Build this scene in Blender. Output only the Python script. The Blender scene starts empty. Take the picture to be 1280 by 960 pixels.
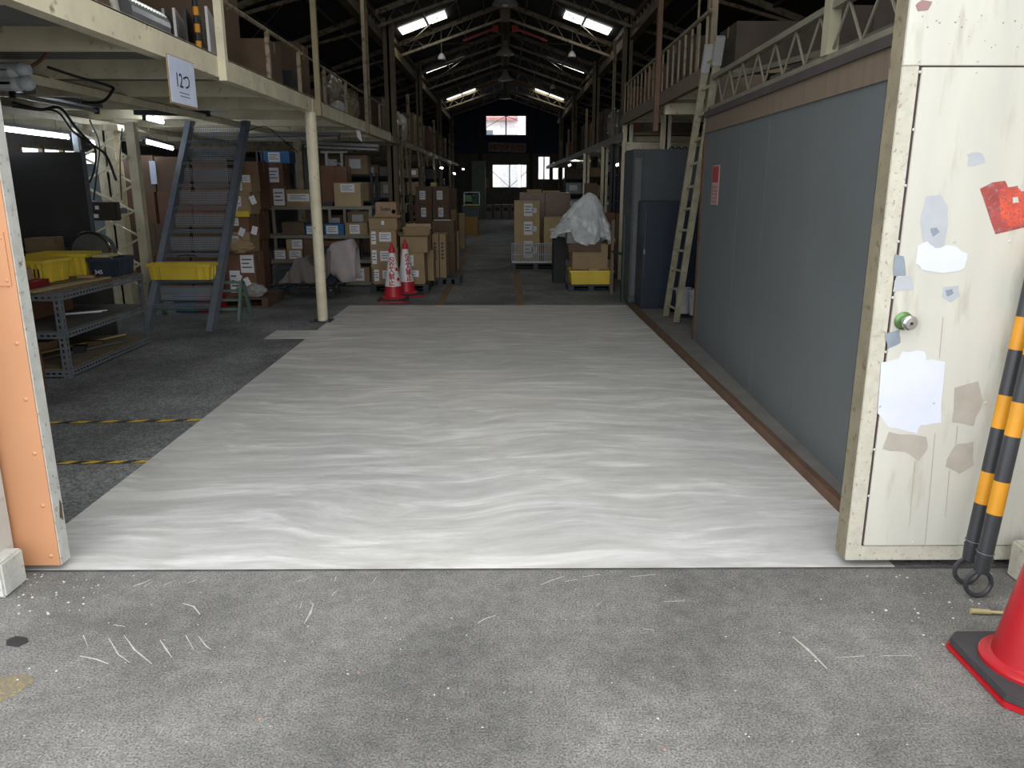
import bpy, bmesh, math, random
from mathutils import Vector, Matrix, Euler, noise
random.seed(7)
C = bpy.context.scene.collection
PI = math.pi

# ------------------------------------------------------------------ camera
FPX = 975.0
cam_d = bpy.data.cameras.new('camera')
cam = bpy.data.objects.new('camera', cam_d)
C.objects.link(cam)
cam_d.sensor_width = 36.0
cam_d.lens = 36.0 * FPX / 1280.0
cam_d.clip_start = 0.05
cam_d.clip_end = 300
CAMP = Vector((0, 0, 1.5))
CAME = Euler((math.radians(90 - 14.37), 0, math.radians(-0.46)))
cam.location = CAMP
cam.rotation_euler = CAME
bpy.context.scene.camera = cam

# ------------------------------------------------------------------ world, exposure
SKY = 1.0
w = bpy.data.worlds.new('overcast')
bpy.context.scene.world = w
w.use_nodes = True
bg = w.node_tree.nodes['Background']
bg.inputs[0].default_value = (0.95, 0.98, 1.0, 1)
bg.inputs[1].default_value = SKY
vs = bpy.context.scene.view_settings
vs.view_transform = 'Standard'
vs.look = 'None'
vs.gamma = 1
vs.use_curve_mapping = False
vs.exposure = 1.8
SKYLIGHT_E = 1.6
TUBE_E = 11.0
# daylight portal in the big doorway (guides sampling of the sky only)
pl = bpy.data.lights.new('door_portal', 'AREA')
pl.shape = 'RECTANGLE'; pl.size = 3.3; pl.size_y = 5.3
pl.cycles.is_portal = True
po = bpy.data.objects.new('door_portal', pl)
po.location = (-0.2, 2.80, 2.7); po.rotation_euler = (math.radians(90), 0, 0)
C.objects.link(po)

# ------------------------------------------------------------------ helpers
_R = CAME.to_matrix()
def ray(px, py):
    return _R @ Vector(((px - 640) / FPX, (480 - py) / FPX, -1.0))
def P(px, py, Y):
    d = ray(px, py); return CAMP + d * (Y / d.y)
def G(px, py, z=0.0):
    d = ray(px, py); return CAMP + d * ((z - CAMP.z) / d.z)

def lin(c):
    return tuple(((x / 255) / 12.92 if x / 255 <= 0.04045 else ((x / 255 + 0.055) / 1.055) ** 2.4) for x in c)

_M = {}
def mat(name, rgb, rough=0.6, metal=0.0, var=0.12, scale=6.0, bump=0.0, bscale=60.0, stretch=(1, 1, 1), alpha=None, spec=0.5, dirt=None, dirt_amt=0.0):
    if name in _M: return _M[name]
    m = bpy.data.materials.new(name); m.use_nodes = True
    nt = m.node_tree; b = nt.nodes['Principled BSDF']
    L = lin(rgb)
    tc = nt.nodes.new('ShaderNodeTexCoord'); mp = nt.nodes.new('ShaderNodeMapping')
    mp.inputs['Scale'].default_value = stretch
    nt.links.new(tc.outputs['Object'], mp.inputs[0])
    n = nt.nodes.new('ShaderNodeTexNoise'); n.inputs['Scale'].default_value = scale; n.inputs['Detail'].default_value = 5
    nt.links.new(mp.outputs[0], n.inputs['Vector'])
    r = nt.nodes.new('ShaderNodeValToRGB')
    r.color_ramp.elements[0].position = 0.32; r.color_ramp.elements[1].position = 0.68
    r.color_ramp.elements[0].color = (*[max(0, c * (1 - var)) for c in L], 1)
    r.color_ramp.elements[1].color = (*[min(1, c * (1 + var)) for c in L], 1)
    nt.links.new(n.outputs[0], r.inputs[0])
    out = r.outputs[0]
    if dirt:
        n2 = nt.nodes.new('ShaderNodeTexNoise'); n2.inputs['Scale'].default_value = scale * 3.1; n2.inputs['Detail'].default_value = 8
        nt.links.new(mp.outputs[0], n2.inputs['Vector'])
        r2 = nt.nodes.new('ShaderNodeValToRGB')
        r2.color_ramp.elements[0].position = 0.62 - dirt_amt * 0.2; r2.color_ramp.elements[1].position = 0.74 - dirt_amt * 0.2
        nt.links.new(n2.outputs[0], r2.inputs[0])
        mx = nt.nodes.new('ShaderNodeMixRGB'); mx.inputs[2].default_value = (*lin(dirt), 1)
        nt.links.new(r2.outputs[0], mx.inputs[0]); nt.links.new(out, mx.inputs[1]); out = mx.outputs[0]
    nt.links.new(out, b.inputs['Base Color'])
    b.inputs['Roughness'].default_value = rough; b.inputs['Metallic'].default_value = metal
    b.inputs['Specular IOR Level'].default_value = spec
    if alpha is not None: b.inputs['Alpha'].default_value = alpha
    if bump:
        n3 = nt.nodes.new('ShaderNodeTexNoise'); n3.inputs['Scale'].default_value = bscale; n3.inputs['Detail'].default_value = 4
        nt.links.new(mp.outputs[0], n3.inputs['Vector'])
        bp = nt.nodes.new('ShaderNodeBump'); bp.inputs['Strength'].default_value = bump; bp.inputs['Distance'].default_value = 0.01
        nt.links.new(n3.outputs[0], bp.inputs['Height']); nt.links.new(bp.outputs[0], b.inputs['Normal'])
    _M[name] = m
    return m
def emis(name, rgb, s):
    if name in _M: return _M[name]
    m = bpy.data.materials.new(name); m.use_nodes = True
    b = m.node_tree.nodes['Principled BSDF']
    b.inputs['Base Color'].default_value = (*lin(rgb), 1)
    b.inputs['Emission Color'].default_value = (*lin(rgb), 1); b.inputs['Emission Strength'].default_value = s
    _M[name] = m; return m

def wloc(o):
    v = Vector((0, 0, 0))
    while o is not None:
        v += o.location; o = o.parent
    return v

class MB:
    def __init__(s): s.v = []; s.f = []
    def add(s, vs, fs):
        k = len(s.v); s.v += [Vector(a) for a in vs]; s.f += [tuple(i + k for i in f) for f in fs]; return s
    def box(s, x0, x1, y0, y1, z0, z1):
        return s.add([(x0,y0,z0),(x1,y0,z0),(x1,y1,z0),(x0,y1,z0),(x0,y0,z1),(x1,y0,z1),(x1,y1,z1),(x0,y1,z1)],
                     [(0,3,2,1),(4,5,6,7),(0,1,5,4),(1,2,6,5),(2,3,7,6),(3,0,4,7)])
    def obox(s, c, size, rz=0, M=None):
        R = M or Matrix.Rotation(rz, 3, 'Z'); c = Vector(c); k = len(s.v)
        hx, hy, hz = [a / 2 for a in size]
        t = MB().box(-hx, hx, -hy, hy, -hz, hz)
        return s.add([c + R @ a for a in t.v], t.f)
    def bar(s, p, q, w, h, up=(0, 0, 1)):
        p, q = Vector(p), Vector(q); d = (q - p); L = d.length; d.normalize()
        u = Vector(up)
        if abs(d.dot(u)) > 0.99: u = Vector((0, 1, 0))
        side = d.cross(u).normalized(); u = side.cross(d)
        R = Matrix((side, d, u)).transposed()
        return s.obox((p + q) / 2, (w, L, h), M=R)
    def tube(s, p, q, r, n=8, r2=None, caps=True):
        p, q = Vector(p), Vector(q); r2 = r if r2 is None else r2
        d = (q - p).normalized(); a = d.orthogonal().normalized(); b = d.cross(a)
        vs = []
        for c, rr in ((p, r), (q, r2)):
            for i in range(n):
                t = 2 * PI * i / n; vs.append(c + (a * math.cos(t) + b * math.sin(t)) * rr)
        fs = [(i, (i + 1) % n, n + (i + 1) % n, n + i) for i in range(n)]
        if caps: fs += [tuple(reversed(range(n))), tuple(range(n, 2 * n))]
        return s.add(vs, fs)
    def path(s, pts, r, n=6, closed=False):
        pts = [Vector(p) for p in pts]; m = len(pts); vs = []; prev = None
        for i, p in enumerate(pts):
            if closed: d = pts[(i + 1) % m] - pts[i - 1]
            else: d = pts[min(i + 1, m - 1)] - pts[max(i - 1, 0)]
            d.normalize()
            a = d.orthogonal().normalized() if prev is None else (prev - d * prev.dot(d)).normalized()
            prev = a; b = d.cross(a)
            for k in range(n):
                t = 2 * PI * k / n; vs.append(p + (a * math.cos(t) + b * math.sin(t)) * r)
        fs = []
        for i in range(m if closed else m - 1):
            j = (i + 1) % m
            for k in range(n):
                fs.append((i*n+k, i*n+(k+1) % n, j*n+(k+1) % n, j*n+k))
        return s.add(vs, fs)
    def lathe(s, c, prof, n=24, M=None):
        c = Vector(c); vs = []; m = len(prof)
        for (r, z) in prof:
            for k in range(n):
                t = 2 * PI * k / n; v = Vector((r * math.cos(t), r * math.sin(t), z))
                vs.append(c + (M @ v if M else v))
        fs = [(i*n+k, i*n+(k+1) % n, (i+1)*n+(k+1) % n, (i+1)*n+k) for i in range(m-1) for k in range(n)]
        if prof[0][0] > 1e-5: fs.append(tuple(reversed(range(n))))
        if prof[-1][0] > 1e-5: fs.append(tuple(range((m-1)*n, m*n)))
        return s.add(vs, fs)
    def prism(s, pts, ext):
        pts = [Vector(p) for p in pts]; e = Vector(ext); n = len(pts)
        return s.add(pts + [p + e for p in pts], [tuple(reversed(range(n))), tuple(range(n, 2*n))] + [(i, (i+1) % n, n+(i+1) % n, n+i) for i in range(n)])
    def plate(s, o, u, v, nu, nv, fu=0.5, fv=0.5, t=0.002, margin=0.0):
        """perforated plate with real rectangular holes; u, v full-length vectors"""
        o, u, v = Vector(o), Vector(u), Vector(v); nrm = u.cross(v).normalized() * t
        U, V = u.normalized(), v.normalized(); Lu, Lv = u.length, v.length
        def r(a0, a1, b0, b1):
            s.prism([o+U*a0+V*b0, o+U*a1+V*b0, o+U*a1+V*b1, o+U*a0+V*b1], nrm)
        cu, cv = Lu / nu, (Lv - 2 * margin) / nv
        hu, hv = cu * fu, cv * fv
        b = 0
        for j in range(nv):
            h0 = margin + cv * j + (cv - hv) / 2
            r(0, Lu, b, h0)
            off = (j % 2) * cu * 0.0
            a = 0
            for i in range(nu):
                g0 = cu * i + (cu - hu) / 2
                r(a, g0, h0, h0 + hv); a = g0 + hu
            r(a, Lu, h0, h0 + hv)
            b = h0 + hv
        r(0, Lu, b, Lv)
        return s
    def build(s, name, m, parent=None, smooth=False, bevel=0, kind=None, origin=None):
        me = bpy.data.meshes.new(name)
        if parent is not None: base = wloc(parent)
        elif origin is not None: base = Vector(origin)
        else:
            xs = [a.x for a in s.v]; ys = [a.y for a in s.v]; zs = [a.z for a in s.v]
            base = Vector(((min(xs)+max(xs))/2, (min(ys)+max(ys))/2, min(zs)))
        me.from_pydata([tuple(a - base) for a in s.v], [], s.f)
        if smooth: me.polygons.foreach_set('use_smooth', [True] * len(me.polygons))
        me.materials.append(m)
        me.update()
        if smooth:
            try: me.set_sharp_from_angle(angle=math.radians(40))
            except Exception: pass
        o = bpy.data.objects.new(name, me); C.objects.link(o)
        if parent is not None: o.parent = parent
        else: o.location = base
        if bevel:
            bm = bmesh.new(); bm.from_mesh(me)
            bmesh.ops.bevel(bm, geom=bm.edges[:], offset=bevel, segments=2, affect='EDGES', clamp_overlap=True)
            bm.to_mesh(me); bm.free()
        if kind: o['kind'] = kind
        return o

def tag(o, label, cat, group=None):
    o['label'] = label; o['category'] = cat
    if group: o['group'] = group
    return o
def thing(name, label, cat, loc=(0, 0, 0), group=None):
    o = bpy.data.objects.new(name, None); C.objects.link(o); o.location = loc; o.empty_display_size = 0.1
    return tag(o, label, cat, group)
def struct(name, mb, m, parent=None, **k):
    o = mb.build(name, m, parent, **k)
    if parent is None: o['kind'] = 'structure'
    return o
ORD = ['first','second','third','fourth','fifth','sixth','seventh','eighth','ninth','tenth','eleventh','twelfth','thirteenth','fourteenth','fifteenth','sixteenth','seventeenth','eighteenth','nineteenth','twentieth']

def text_mesh(s, size, bold=0.0, extrude=0.0008):
    cu = bpy.data.curves.new('t', 'FONT'); cu.body = s; cu.size = size; cu.extrude = extrude
    cu.align_x = 'CENTER'; cu.align_y = 'CENTER'; cu.resolution_u = 3
    o = bpy.data.objects.new('t', cu); C.objects.link(o)
    dg = bpy.context.evaluated_depsgraph_get(); dg.update()
    me = bpy.data.meshes.new_from_object(o.evaluated_get(dg))
    vs = [v.co.copy() for v in me.vertices]; fs = [tuple(p.vertices) for p in me.polygons]
    bpy.data.objects.remove(o); bpy.data.curves.remove(cu); bpy.data.meshes.remove(me)
    if bold:
        v0, f0 = vs, fs; vs, fs = [], []
        for k, (dx, dy) in enumerate(((0, 0), (1, 0), (-1, 0), (0, 1), (0, -1))):
            n = len(vs); vs += [v + Vector((dx * bold, dy * bold, k * 2e-5)) for v in v0]; fs += [tuple(i + n for i in f) for f in f0]
    return vs, fs
def text_at(s, size, c, right, up, bold=0.0, width=None):
    vs, fs = text_mesh(s, size, bold)
    if vs:
        x0 = min(v.x for v in vs); x1 = max(v.x for v in vs); y0 = min(v.y for v in vs); y1 = max(v.y for v in vs)
        sc = width / (x1 - x0) if width else 1.0
        r, u = Vector(right).normalized(), Vector(up).normalized(); n = r.cross(u)
        vs = [Vector(c) + r * ((v.x - (x0+x1)/2) * sc) + u * ((v.y - (y0+y1)/2)) + n * (v.z + 0.0006) for v in vs]
    return MB().add(vs, fs)

# ------------------------------------------------------------------ materials
CREAM = mat('cream_paint', (222, 212, 184), 0.5, var=0.12, scale=5, dirt=(150, 136, 108), dirt_amt=0.0)
CREAM2 = mat('cream_paint_old', (132, 120, 98), 0.6, var=0.18, scale=4, dirt=(90, 70, 48), dirt_amt=0.4)
BROWNCREAM = mat('brown_cream_paint', (110, 95, 72), 0.6, var=0.2, scale=4)
DECK = mat('blue_grey_deck', (120, 124, 122), 0.7, var=0.15, scale=3)
CARD = mat('cardboard', (156, 132, 100), 0.8, var=0.08, scale=7)
CARD_L = mat('cardboard_light', (178, 156, 120), 0.8, var=0.07, scale=7)
CARD_D = mat('cardboard_dark', (104, 84, 68), 0.85, var=0.1, scale=7)
CARD_R = mat('cardboard_red_brown', (116, 84, 66), 0.85, var=0.1, scale=6)
CARD_W = mat('cardboard_wrapped', (126, 98, 74), 0.35, var=0.2, scale=9, stretch=(1, 1, 8))
TAPE = mat('parcel_tape', (140, 110, 72), 0.3, var=0.05)
PAPER = mat('white_paper', (225, 226, 230), 0.7, var=0.03)
PAPERB = mat('bluish_paper', (206, 214, 236), 0.7, var=0.06, scale=12)
INK = mat('ink', (40, 40, 46), 0.6)
BLUE = mat('blue_box', (38, 100, 150), 0.6)
YEL = mat('yellow_plastic', (226, 198, 70), 0.4, var=0.08)
NAVY = mat('navy_plastic', (48, 58, 72), 0.45, var=0.08)
STEELG = mat('grey_slotted_steel', (118, 124, 130), 0.5, 0.3, var=0.12, scale=12, dirt=(140, 84, 50), dirt_amt=0.05)
STAIR = mat('blue_grey_stair_paint', (108, 115, 126), 0.45, 0.1, var=0.12, scale=9)
DARKBOARD = mat('dark_board', (70, 70, 68), 0.7, var=0.15, scale=3)
WOODTOP = mat('worn_plywood', (112, 100, 84), 0.75, var=0.2, scale=3, stretch=(1, 6, 1))
WOODL = mat('pale_wood', (176, 146, 98), 0.7, var=0.1, stretch=(1, 6, 1))
WOODB = mat('brown_wood', (90, 66, 50), 0.7, var=0.2, scale=5)
BLACK = mat('black_plastic', (30, 32, 36), 0.45, var=0.1)
DARKMET = mat('dark_metal', (52, 56, 62), 0.5, 0.3)
RED = mat('red_plastic', (160, 20, 30), 0.35, var=0.07)
REDD = mat('red_faded', (186, 34, 48), 0.45, var=0.1)
RUBBER = mat('rubber_grey', (52, 50, 52), 0.8, var=0.15, scale=20)
WHITEP = mat('white_vinyl', (226, 220, 222), 0.4, var=0.04)
CHROME = mat('chrome', (200, 200, 200), 0.2, 1.0, var=0.05)
GALV = mat('galvanised', (150, 154, 156), 0.4, 0.7, var=0.1, scale=14)
GREENP = mat('sage_green_paint', (96, 122, 112), 0.5)
DGREEN = mat('dark_green_paint', (24, 58, 50), 0.5)
MGREEN = mat('machine_green', (60, 130, 40), 0.4)
NAVYMET = mat('navy_locker_paint', (26, 38, 52), 0.4, 0.1)
GREYCAB = mat('charcoal_cabinet', (62, 68, 72), 0.6)
TAUPE = mat('taupe_cloth', (120, 112, 108), 0.9, var=0.08, scale=20, bump=0.2, bscale=200)
PINKG = mat('pale_grey_cloth', (176, 166, 164), 0.9, var=0.06, scale=20, bump=0.2, bscale=200)
ROOFM = mat('dark_corrugated_roof', (46, 47, 48), 0.8, var=0.25, scale=2, bump=0.6, bscale=4, stretch=(1, 12, 1))
WALLD = mat('dark_wall', (104, 100, 94), 0.8, var=0.15)
WALLN = mat('navy_wall', (32, 46, 76), 0.7, var=0.15)
WALLF = mat('facade', (190, 186, 176), 0.8, var=0.06)
GREYWALL = mat('grey_wall_panel', (92, 97, 99), 0.55, var=0.05, scale=2)
BROWNBAND = mat('brown_fascia', (110, 96, 82), 0.7, var=0.1, scale=3, stretch=(1, 6, 1))
CONC = mat('concrete', (104, 102, 98), 0.85, var=0.14, scale=5, bump=0.2)
SKYL = emis('skylight_sheet', (250, 250, 240), SKYLIGHT_E)
TUBEM = emis('lit_tube', (235, 244, 255), TUBE_E)
GLASS = mat('window_glass', (230, 240, 245), 0.05, alpha=0.12)
DUCT = mat('foil_duct', (190, 194, 198), 0.3, 0.85)
HAZY = mat('yellow_tape', (210, 172, 50), 0.6, var=0.2, scale=30, dirt=(60, 56, 50), dirt_amt=0.2)
HAZB = mat('black_tape', (48, 46, 44), 0.7, var=0.2, scale=20, dirt=(110, 106, 100), dirt_amt=0.3)
AISLE = mat('aisle_line_paint', (122, 98, 72), 0.8, var=0.2, scale=8, dirt=(70, 66, 60), dirt_amt=0.3)
PLASTIC = mat('clear_plastic_film', (228, 232, 234), 0.14, var=0.2, scale=9, alpha=0.7, bump=1.0, bscale=14)
BAGM = mat('thin_clear_bag', (200, 204, 206), 0.15, alpha=0.4)

def nodes_of(m): return m.node_tree, m.node_tree.nodes['Principled BSDF']

def asphalt(name, base, lo, hi, specks=True, bump=0.8, grain=150):
    m = bpy.data.materials.new(name); m.use_nodes = True; nt, b = nodes_of(m)
    N = nt.nodes.new; Lk = nt.links.new
    tc = N('ShaderNodeTexCoord')
    n1 = N('ShaderNodeTexNoise'); n1.inputs['Scale'].default_value = 1.3; n1.inputs['Detail'].default_value = 7; n1.inputs['Roughness'].default_value = .65
    n2 = N('ShaderNodeTexNoise'); n2.inputs['Scale'].default_value = grain; n2.inputs['Detail'].default_value = 3
    n4 = N('ShaderNodeTexNoise'); n4.inputs['Scale'].default_value = 16; n4.inputs['Detail'].default_value = 9; n4.inputs['Roughness'].default_value = .75
    for n in (n1, n2, n4): Lk(tc.outputs['Object'], n.inputs['Vector'])
    r1 = N('ShaderNodeValToRGB'); e = r1.color_ramp.elements
    e[0].position = .36; e[0].color = (*[c * lo for c in base], 1); e[1].position = .68; e[1].color = (*[c * hi for c in base], 1)
    Lk(n1.outputs[0], r1.inputs[0])
    r2 = N('ShaderNodeValToRGB'); e = r2.color_ramp.elements
    e[0].position = .3; e[0].color = (.45, .45, .45, 1); e[1].position = .72; e[1].color = (1.75, 1.72, 1.68, 1)
    Lk(n2.outputs[0], r2.inputs[0])
    r4 = N('ShaderNodeValToRGB'); e = r4.color_ramp.elements
    e[0].position = .3; e[0].color = (.72, .72, .72, 1); e[1].position = .75; e[1].color = (1.35, 1.33, 1.3, 1)
    Lk(n4.outputs[0], r4.inputs[0])
    mx = N('ShaderNodeMixRGB'); mx.blend_type = 'MULTIPLY'; mx.inputs[0].default_value = 1
    Lk(r1.outputs[0], mx.inputs[1]); Lk(r2.outputs[0], mx.inputs[2])
    mx1 = N('ShaderNodeMixRGB'); mx1.blend_type = 'MULTIPLY'; mx1.inputs[0].default_value = 1
    Lk(mx.outputs[0], mx1.inputs[1]); Lk(r4.outputs[0], mx1.inputs[2])
    out = mx1.outputs[0]
    if specks:
        vo = N('ShaderNodeTexVoronoi'); vo.inputs['Scale'].default_value = 26; vo.inputs['Randomness'].default_value = 1
        Lk(tc.outputs['Object'], vo.inputs['Vector'])
        lt = N('ShaderNodeMath'); lt.operation = 'LESS_THAN'; lt.inputs[1].default_value = .06
        Lk(vo.outputs['Distance'], lt.inputs[0])
        sp = N('ShaderNodeSeparateColor'); Lk(vo.outputs['Color'], sp.inputs[0])
        g = N('ShaderNodeMath'); g.operation = 'GREATER_THAN'; g.inputs[1].default_value = .8
        Lk(sp.outputs[0], g.inputs[0])
        mu = N('ShaderNodeMath'); mu.operation = 'MULTIPLY'; Lk(lt.outputs[0], mu.inputs[0]); Lk(g.outputs[0], mu.inputs[1])
        m2 = N('ShaderNodeMixRGB'); m2.inputs[2].default_value = (.5, .48, .44, 1)
        Lk(mu.outputs[0], m2.inputs[0]); Lk(out, m2.inputs[1]); out = m2.outputs[0]
    Lk(out, b.inputs['Base Color'])
    b.inputs['Roughness'].default_value = .85
    bp = N('ShaderNodeBump'); bp.inputs['Strength'].default_value = bump; bp.inputs['Distance'].default_value = .004
    Lk(n2.outputs[0], bp.inputs['Height']); Lk(bp.outputs[0], b.inputs['Normal'])
    _M[name] = m; return m
ASPH = asphalt('outer_asphalt', (.146, .143, .138), .66, 1.25)
INFL = asphalt('inner_asphalt', (.150, .156, .158), .6, 1.4, grain=70)

def sheet_mat():
    m = bpy.data.materials.new('pale_coating'); m.use_nodes = True; nt, b = nodes_of(m)
    N = nt.nodes.new; Lk = nt.links.new
    tc = N('ShaderNodeTexCoord')
    w1 = N('ShaderNodeTexNoise'); w1.inputs['Scale'].default_value = .55; w1.inputs['Detail'].default_value = 2
    Lk(tc.outputs['Object'], w1.inputs['Vector'])
    sb = N('ShaderNodeVectorMath'); sb.operation = 'SUBTRACT'; sb.inputs[1].default_value = (.5, .5, .5); Lk(w1.outputs['Color'], sb.inputs[0])
    sc = N('ShaderNodeVectorMath'); sc.operation = 'SCALE'; sc.inputs['Scale'].default_value = .9; Lk(sb.outputs[0], sc.inputs[0])
    ad = N('ShaderNodeVectorMath'); ad.operation = 'ADD'; Lk(tc.outputs['Object'], ad.inputs[0]); Lk(sc.outputs[0], ad.inputs[1])
    mp = N('ShaderNodeMapping'); mp.inputs['Scale'].default_value = (.55, 3.4, 1); Lk(ad.outputs[0], mp.inputs[0])
    n1 = N('ShaderNodeTexNoise'); n1.inputs['Scale'].default_value = 2.3; n1.inputs['Detail'].default_value = 9; n1.inputs['Roughness'].default_value = .66; n1.inputs['Distortion'].default_value = .7
    Lk(mp.outputs[0], n1.inputs['Vector'])
    n2 = N('ShaderNodeTexNoise'); n2.inputs['Scale'].default_value = .5; n2.inputs['Detail'].default_value = 3
    Lk(tc.outputs['Object'], n2.inputs['Vector'])
    r = N('ShaderNodeValToRGB'); e = r.color_ramp.elements
    e[0].position = .30; e[0].color = (.46, .45, .43, 1); e[1].position = .74; e[1].color = (.76, .755, .735, 1)
    e.new(.50).color = (.54, .53, .505, 1); e.new(.60).color = (.65, .64, .615, 1)
    Lk(n1.outputs[0], r.inputs[0])
    r2 = N('ShaderNodeValToRGB'); e = r2.color_ramp.elements
    e[0].position = .35; e[0].color = (.86, .86, .88, 1); e[1].position = .7; e[1].color = (1.08, 1.06, 1.03, 1)
    Lk(n2.outputs[0], r2.inputs[0])
    mp3 = N('ShaderNodeMapping'); mp3.inputs['Scale'].default_value = (1.5, 5.5, 1); Lk(ad.outputs[0], mp3.inputs[0])
    n3 = N('ShaderNodeTexNoise'); n3.inputs['Scale'].default_value = 2.2; n3.inputs['Detail'].default_value = 10; n3.inputs['Roughness'].default_value = .72
    Lk(mp3.outputs[0], n3.inputs['Vector'])
    r3 = N('ShaderNodeValToRGB'); e = r3.color_ramp.elements
    e[0].position = .3; e[0].color = (.84, .835, .82, 1); e[1].position = .7; e[1].color = (1.16, 1.16, 1.17, 1)
    Lk(n3.outputs[0], r3.inputs[0])
    mx = N('ShaderNodeMixRGB'); mx.blend_type = 'MULTIPLY'; mx.inputs[0].default_value = 1
    Lk(r.outputs[0], mx.inputs[1]); Lk(r2.outputs[0], mx.inputs[2])
    mx3 = N('ShaderNodeMixRGB'); mx3.blend_type = 'MULTIPLY'; mx3.inputs[0].default_value = 1
    Lk(mx.outputs[0], mx3.inputs[1]); Lk(r3.outputs[0], mx3.inputs[2])
    Lk(mx3.outputs[0], b.inputs['Base Color'])
    rr = N('ShaderNodeMapRange'); rr.inputs[3].default_value = .34; rr.inputs[4].default_value = .6
    Lk(n1.outputs[0], rr.inputs[0]); Lk(rr.outputs[0], b.inputs['Roughness'])
    bp = N('ShaderNodeBump'); bp.inputs['Strength'].default_value = .12; bp.inputs['Distance'].default_value = .002
    Lk(n1.outputs[0], bp.inputs['Height']); Lk(bp.outputs[0], b.inputs['Normal'])
    return m
SHEET = sheet_mat()
WDOOR = mat('worn_white_door_paint', (194, 192, 182), 0.5, var=0.08, scale=2.4, stretch=(2.2, 1, .5), dirt=(180, 176, 164), dirt_amt=0.15)
WSTILE = mat('speckled_white_frame_paint', (186, 182, 168), 0.6, var=0.08, scale=22, dirt=(150, 136, 108), dirt_amt=0.12, bump=0.2)
ORANGE = mat('orange_door_paint', (186, 134, 97), 0.5, var=0.04, scale=2)
WEDGE = mat('chipped_white_edge', (182, 182, 176), 0.6, var=0.12, scale=14, dirt=(120, 112, 98), dirt_amt=0.1)

# ================================================================== THE SETTING
YD = 2.85       # plane of the big sliding doors
YB = 36.5       # back wall
XL, XR = -7.0, 6.2
RZ, RS = 5.3, 0.35   # ridge height, roof slope
def roofz(x): return RZ - RS * abs(x)

struct('ground_outside', MB().box(-9, 9, -12, YD + 0.02, -0.12, 0.0), ASPH)
struct('floor', MB().box(XL, XR, YD + 0.02, YB, -0.12, 0.0), INFL)
# pale coating, traced on the ground: straight edges at X=-2.0 and 1.57, plus the small tab by the post
tabA, tabB = G(335, 423), G(388, 411)
mb = MB()
mb.prism([(-2.0, YD + .01, 0), (1.57, YD + .01, 0), (1.54, 9.9, 0), (-2.0, 9.9, 0), (-2.0, 8.15, 0), (-2.42, 8.15, 0), (-2.42, 7.70, 0), (-2.0, 7.70, 0)], (0, 0, 0.004))
struct('floor_coating', mb, SHEET)

struct('threshold_strip', MB().box(-1.98, 2.05, YD - .006, YD + .009, 0, .0015), mat('dark_seam', (72, 70, 68), .8, var=.4, scale=12))
# aisle lines
struct('trim_1', MB().box(-.90, -.80, 9.95, 20.6, 0, .002), AISLE)
struct('trim_2', MB().box(-.88, -.78, 20.8, YB-1, 0, .002), AISLE)
struct('trim_3', MB().box(.14, .24, 9.95, 14.0, 0, .002), AISLE)

# hazard tapes on the left floor
for k, (a, b, n) in enumerate((((40, 529), (253, 525), 6), ((60, 579), (186, 577), 4))):
    p, q = G(*a), G(*b)
    t = thing('hazard_tape', ['black and yellow floor tape on the dark floor, the farther strip', 'black and yellow floor tape on the dark floor, the nearer strip'][k], 'floor tape', ((p + q) / 2))
    mb = MB(); mb.bar(p + Vector((0, 0, .001)), q + Vector((0, 0, .001)), .05, .002); mb.build('tape_base', HAZB, t)
    d = (q - p) / n; s = Vector((0, .021, 0)); u = d.normalized()
    for i in range(n):
        a0 = p + d * (i + .35); a1 = p + d * (i + .85); z = Vector((0, 0, .002))
        MB().prism([a0 - s + z, a1 - s + z, a1 + s + z + u * .04, a0 + s + z + u * .04], (0, 0, .0008)).build('yellow_dash', HAZY, t)

# curb and plinth along the grey wall
def wallX(y): return 1.67 + (y - 3.6) * 0.034
mb = MB(); mb.prism([(1.60, YD + .1, 0), (1.85, YD + .1, 0), (1.95, 10.6, 0), (1.60, 10.6, 0)], (0, 0, .055)); struct('plinth', mb, CONC)
mb = MB(); mb.box(1.565, 1.60, YD + .12, 10.4, 0, .06); struct('trim_4', mb, WOODB)

# grey panelled wall, right
YW0, YW1 = YD + .12, 7.3
gw = bpy.data.objects.new('wall_right_near', None); C.objects.link(gw); gw.location = (1.75, 5, .055); gw['kind'] = 'structure'
cuts = [YW0, 3.62, 4.47, 5.35, 6.05, YW1]
for a, b in zip(cuts[:-1], cuts[1:]):
    MB().prism([(wallX(a + .004), a + .004, .055), (wallX(b - .004), b - .004, .055), (wallX(b) + .05, b - .004, .055), (wallX(a) + .05, a + .004, .055)], (0, 0, 1.885)).build('wall_panel', GREYWALL, gw)
MB().prism([(wallX(YW0) + .012, YW0, .055), (wallX(YW1) + .012, YW1, .055), (wallX(YW1) + .1, YW1, .055), (wallX(YW0) + .1, YW0, .055)], (0, 0, 1.9)).build('wall_backing', DARKBOARD, gw)
MB().prism([(wallX(YW0) - .012, YW0, 1.94), (wallX(YW1) - .012, YW1, 1.94), (wallX(YW1) + .1, YW1, 1.94), (wallX(YW0) + .1, YW0, 1.94)], (0, 0, .13)).build('fascia_board', BROWNBAND, gw)
MB().prism([(wallX(YW0) - .03, YW0, 2.07), (wallX(YW1) - .03, YW1, 2.07), (wallX(YW1) + .1, YW1, 2.07), (wallX(YW0) + .1, YW0, 2.07)], (0, 0, .05)).build('dark_channel', mat('dark_brown_channel', (66, 60, 60), .6), gw)
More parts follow.
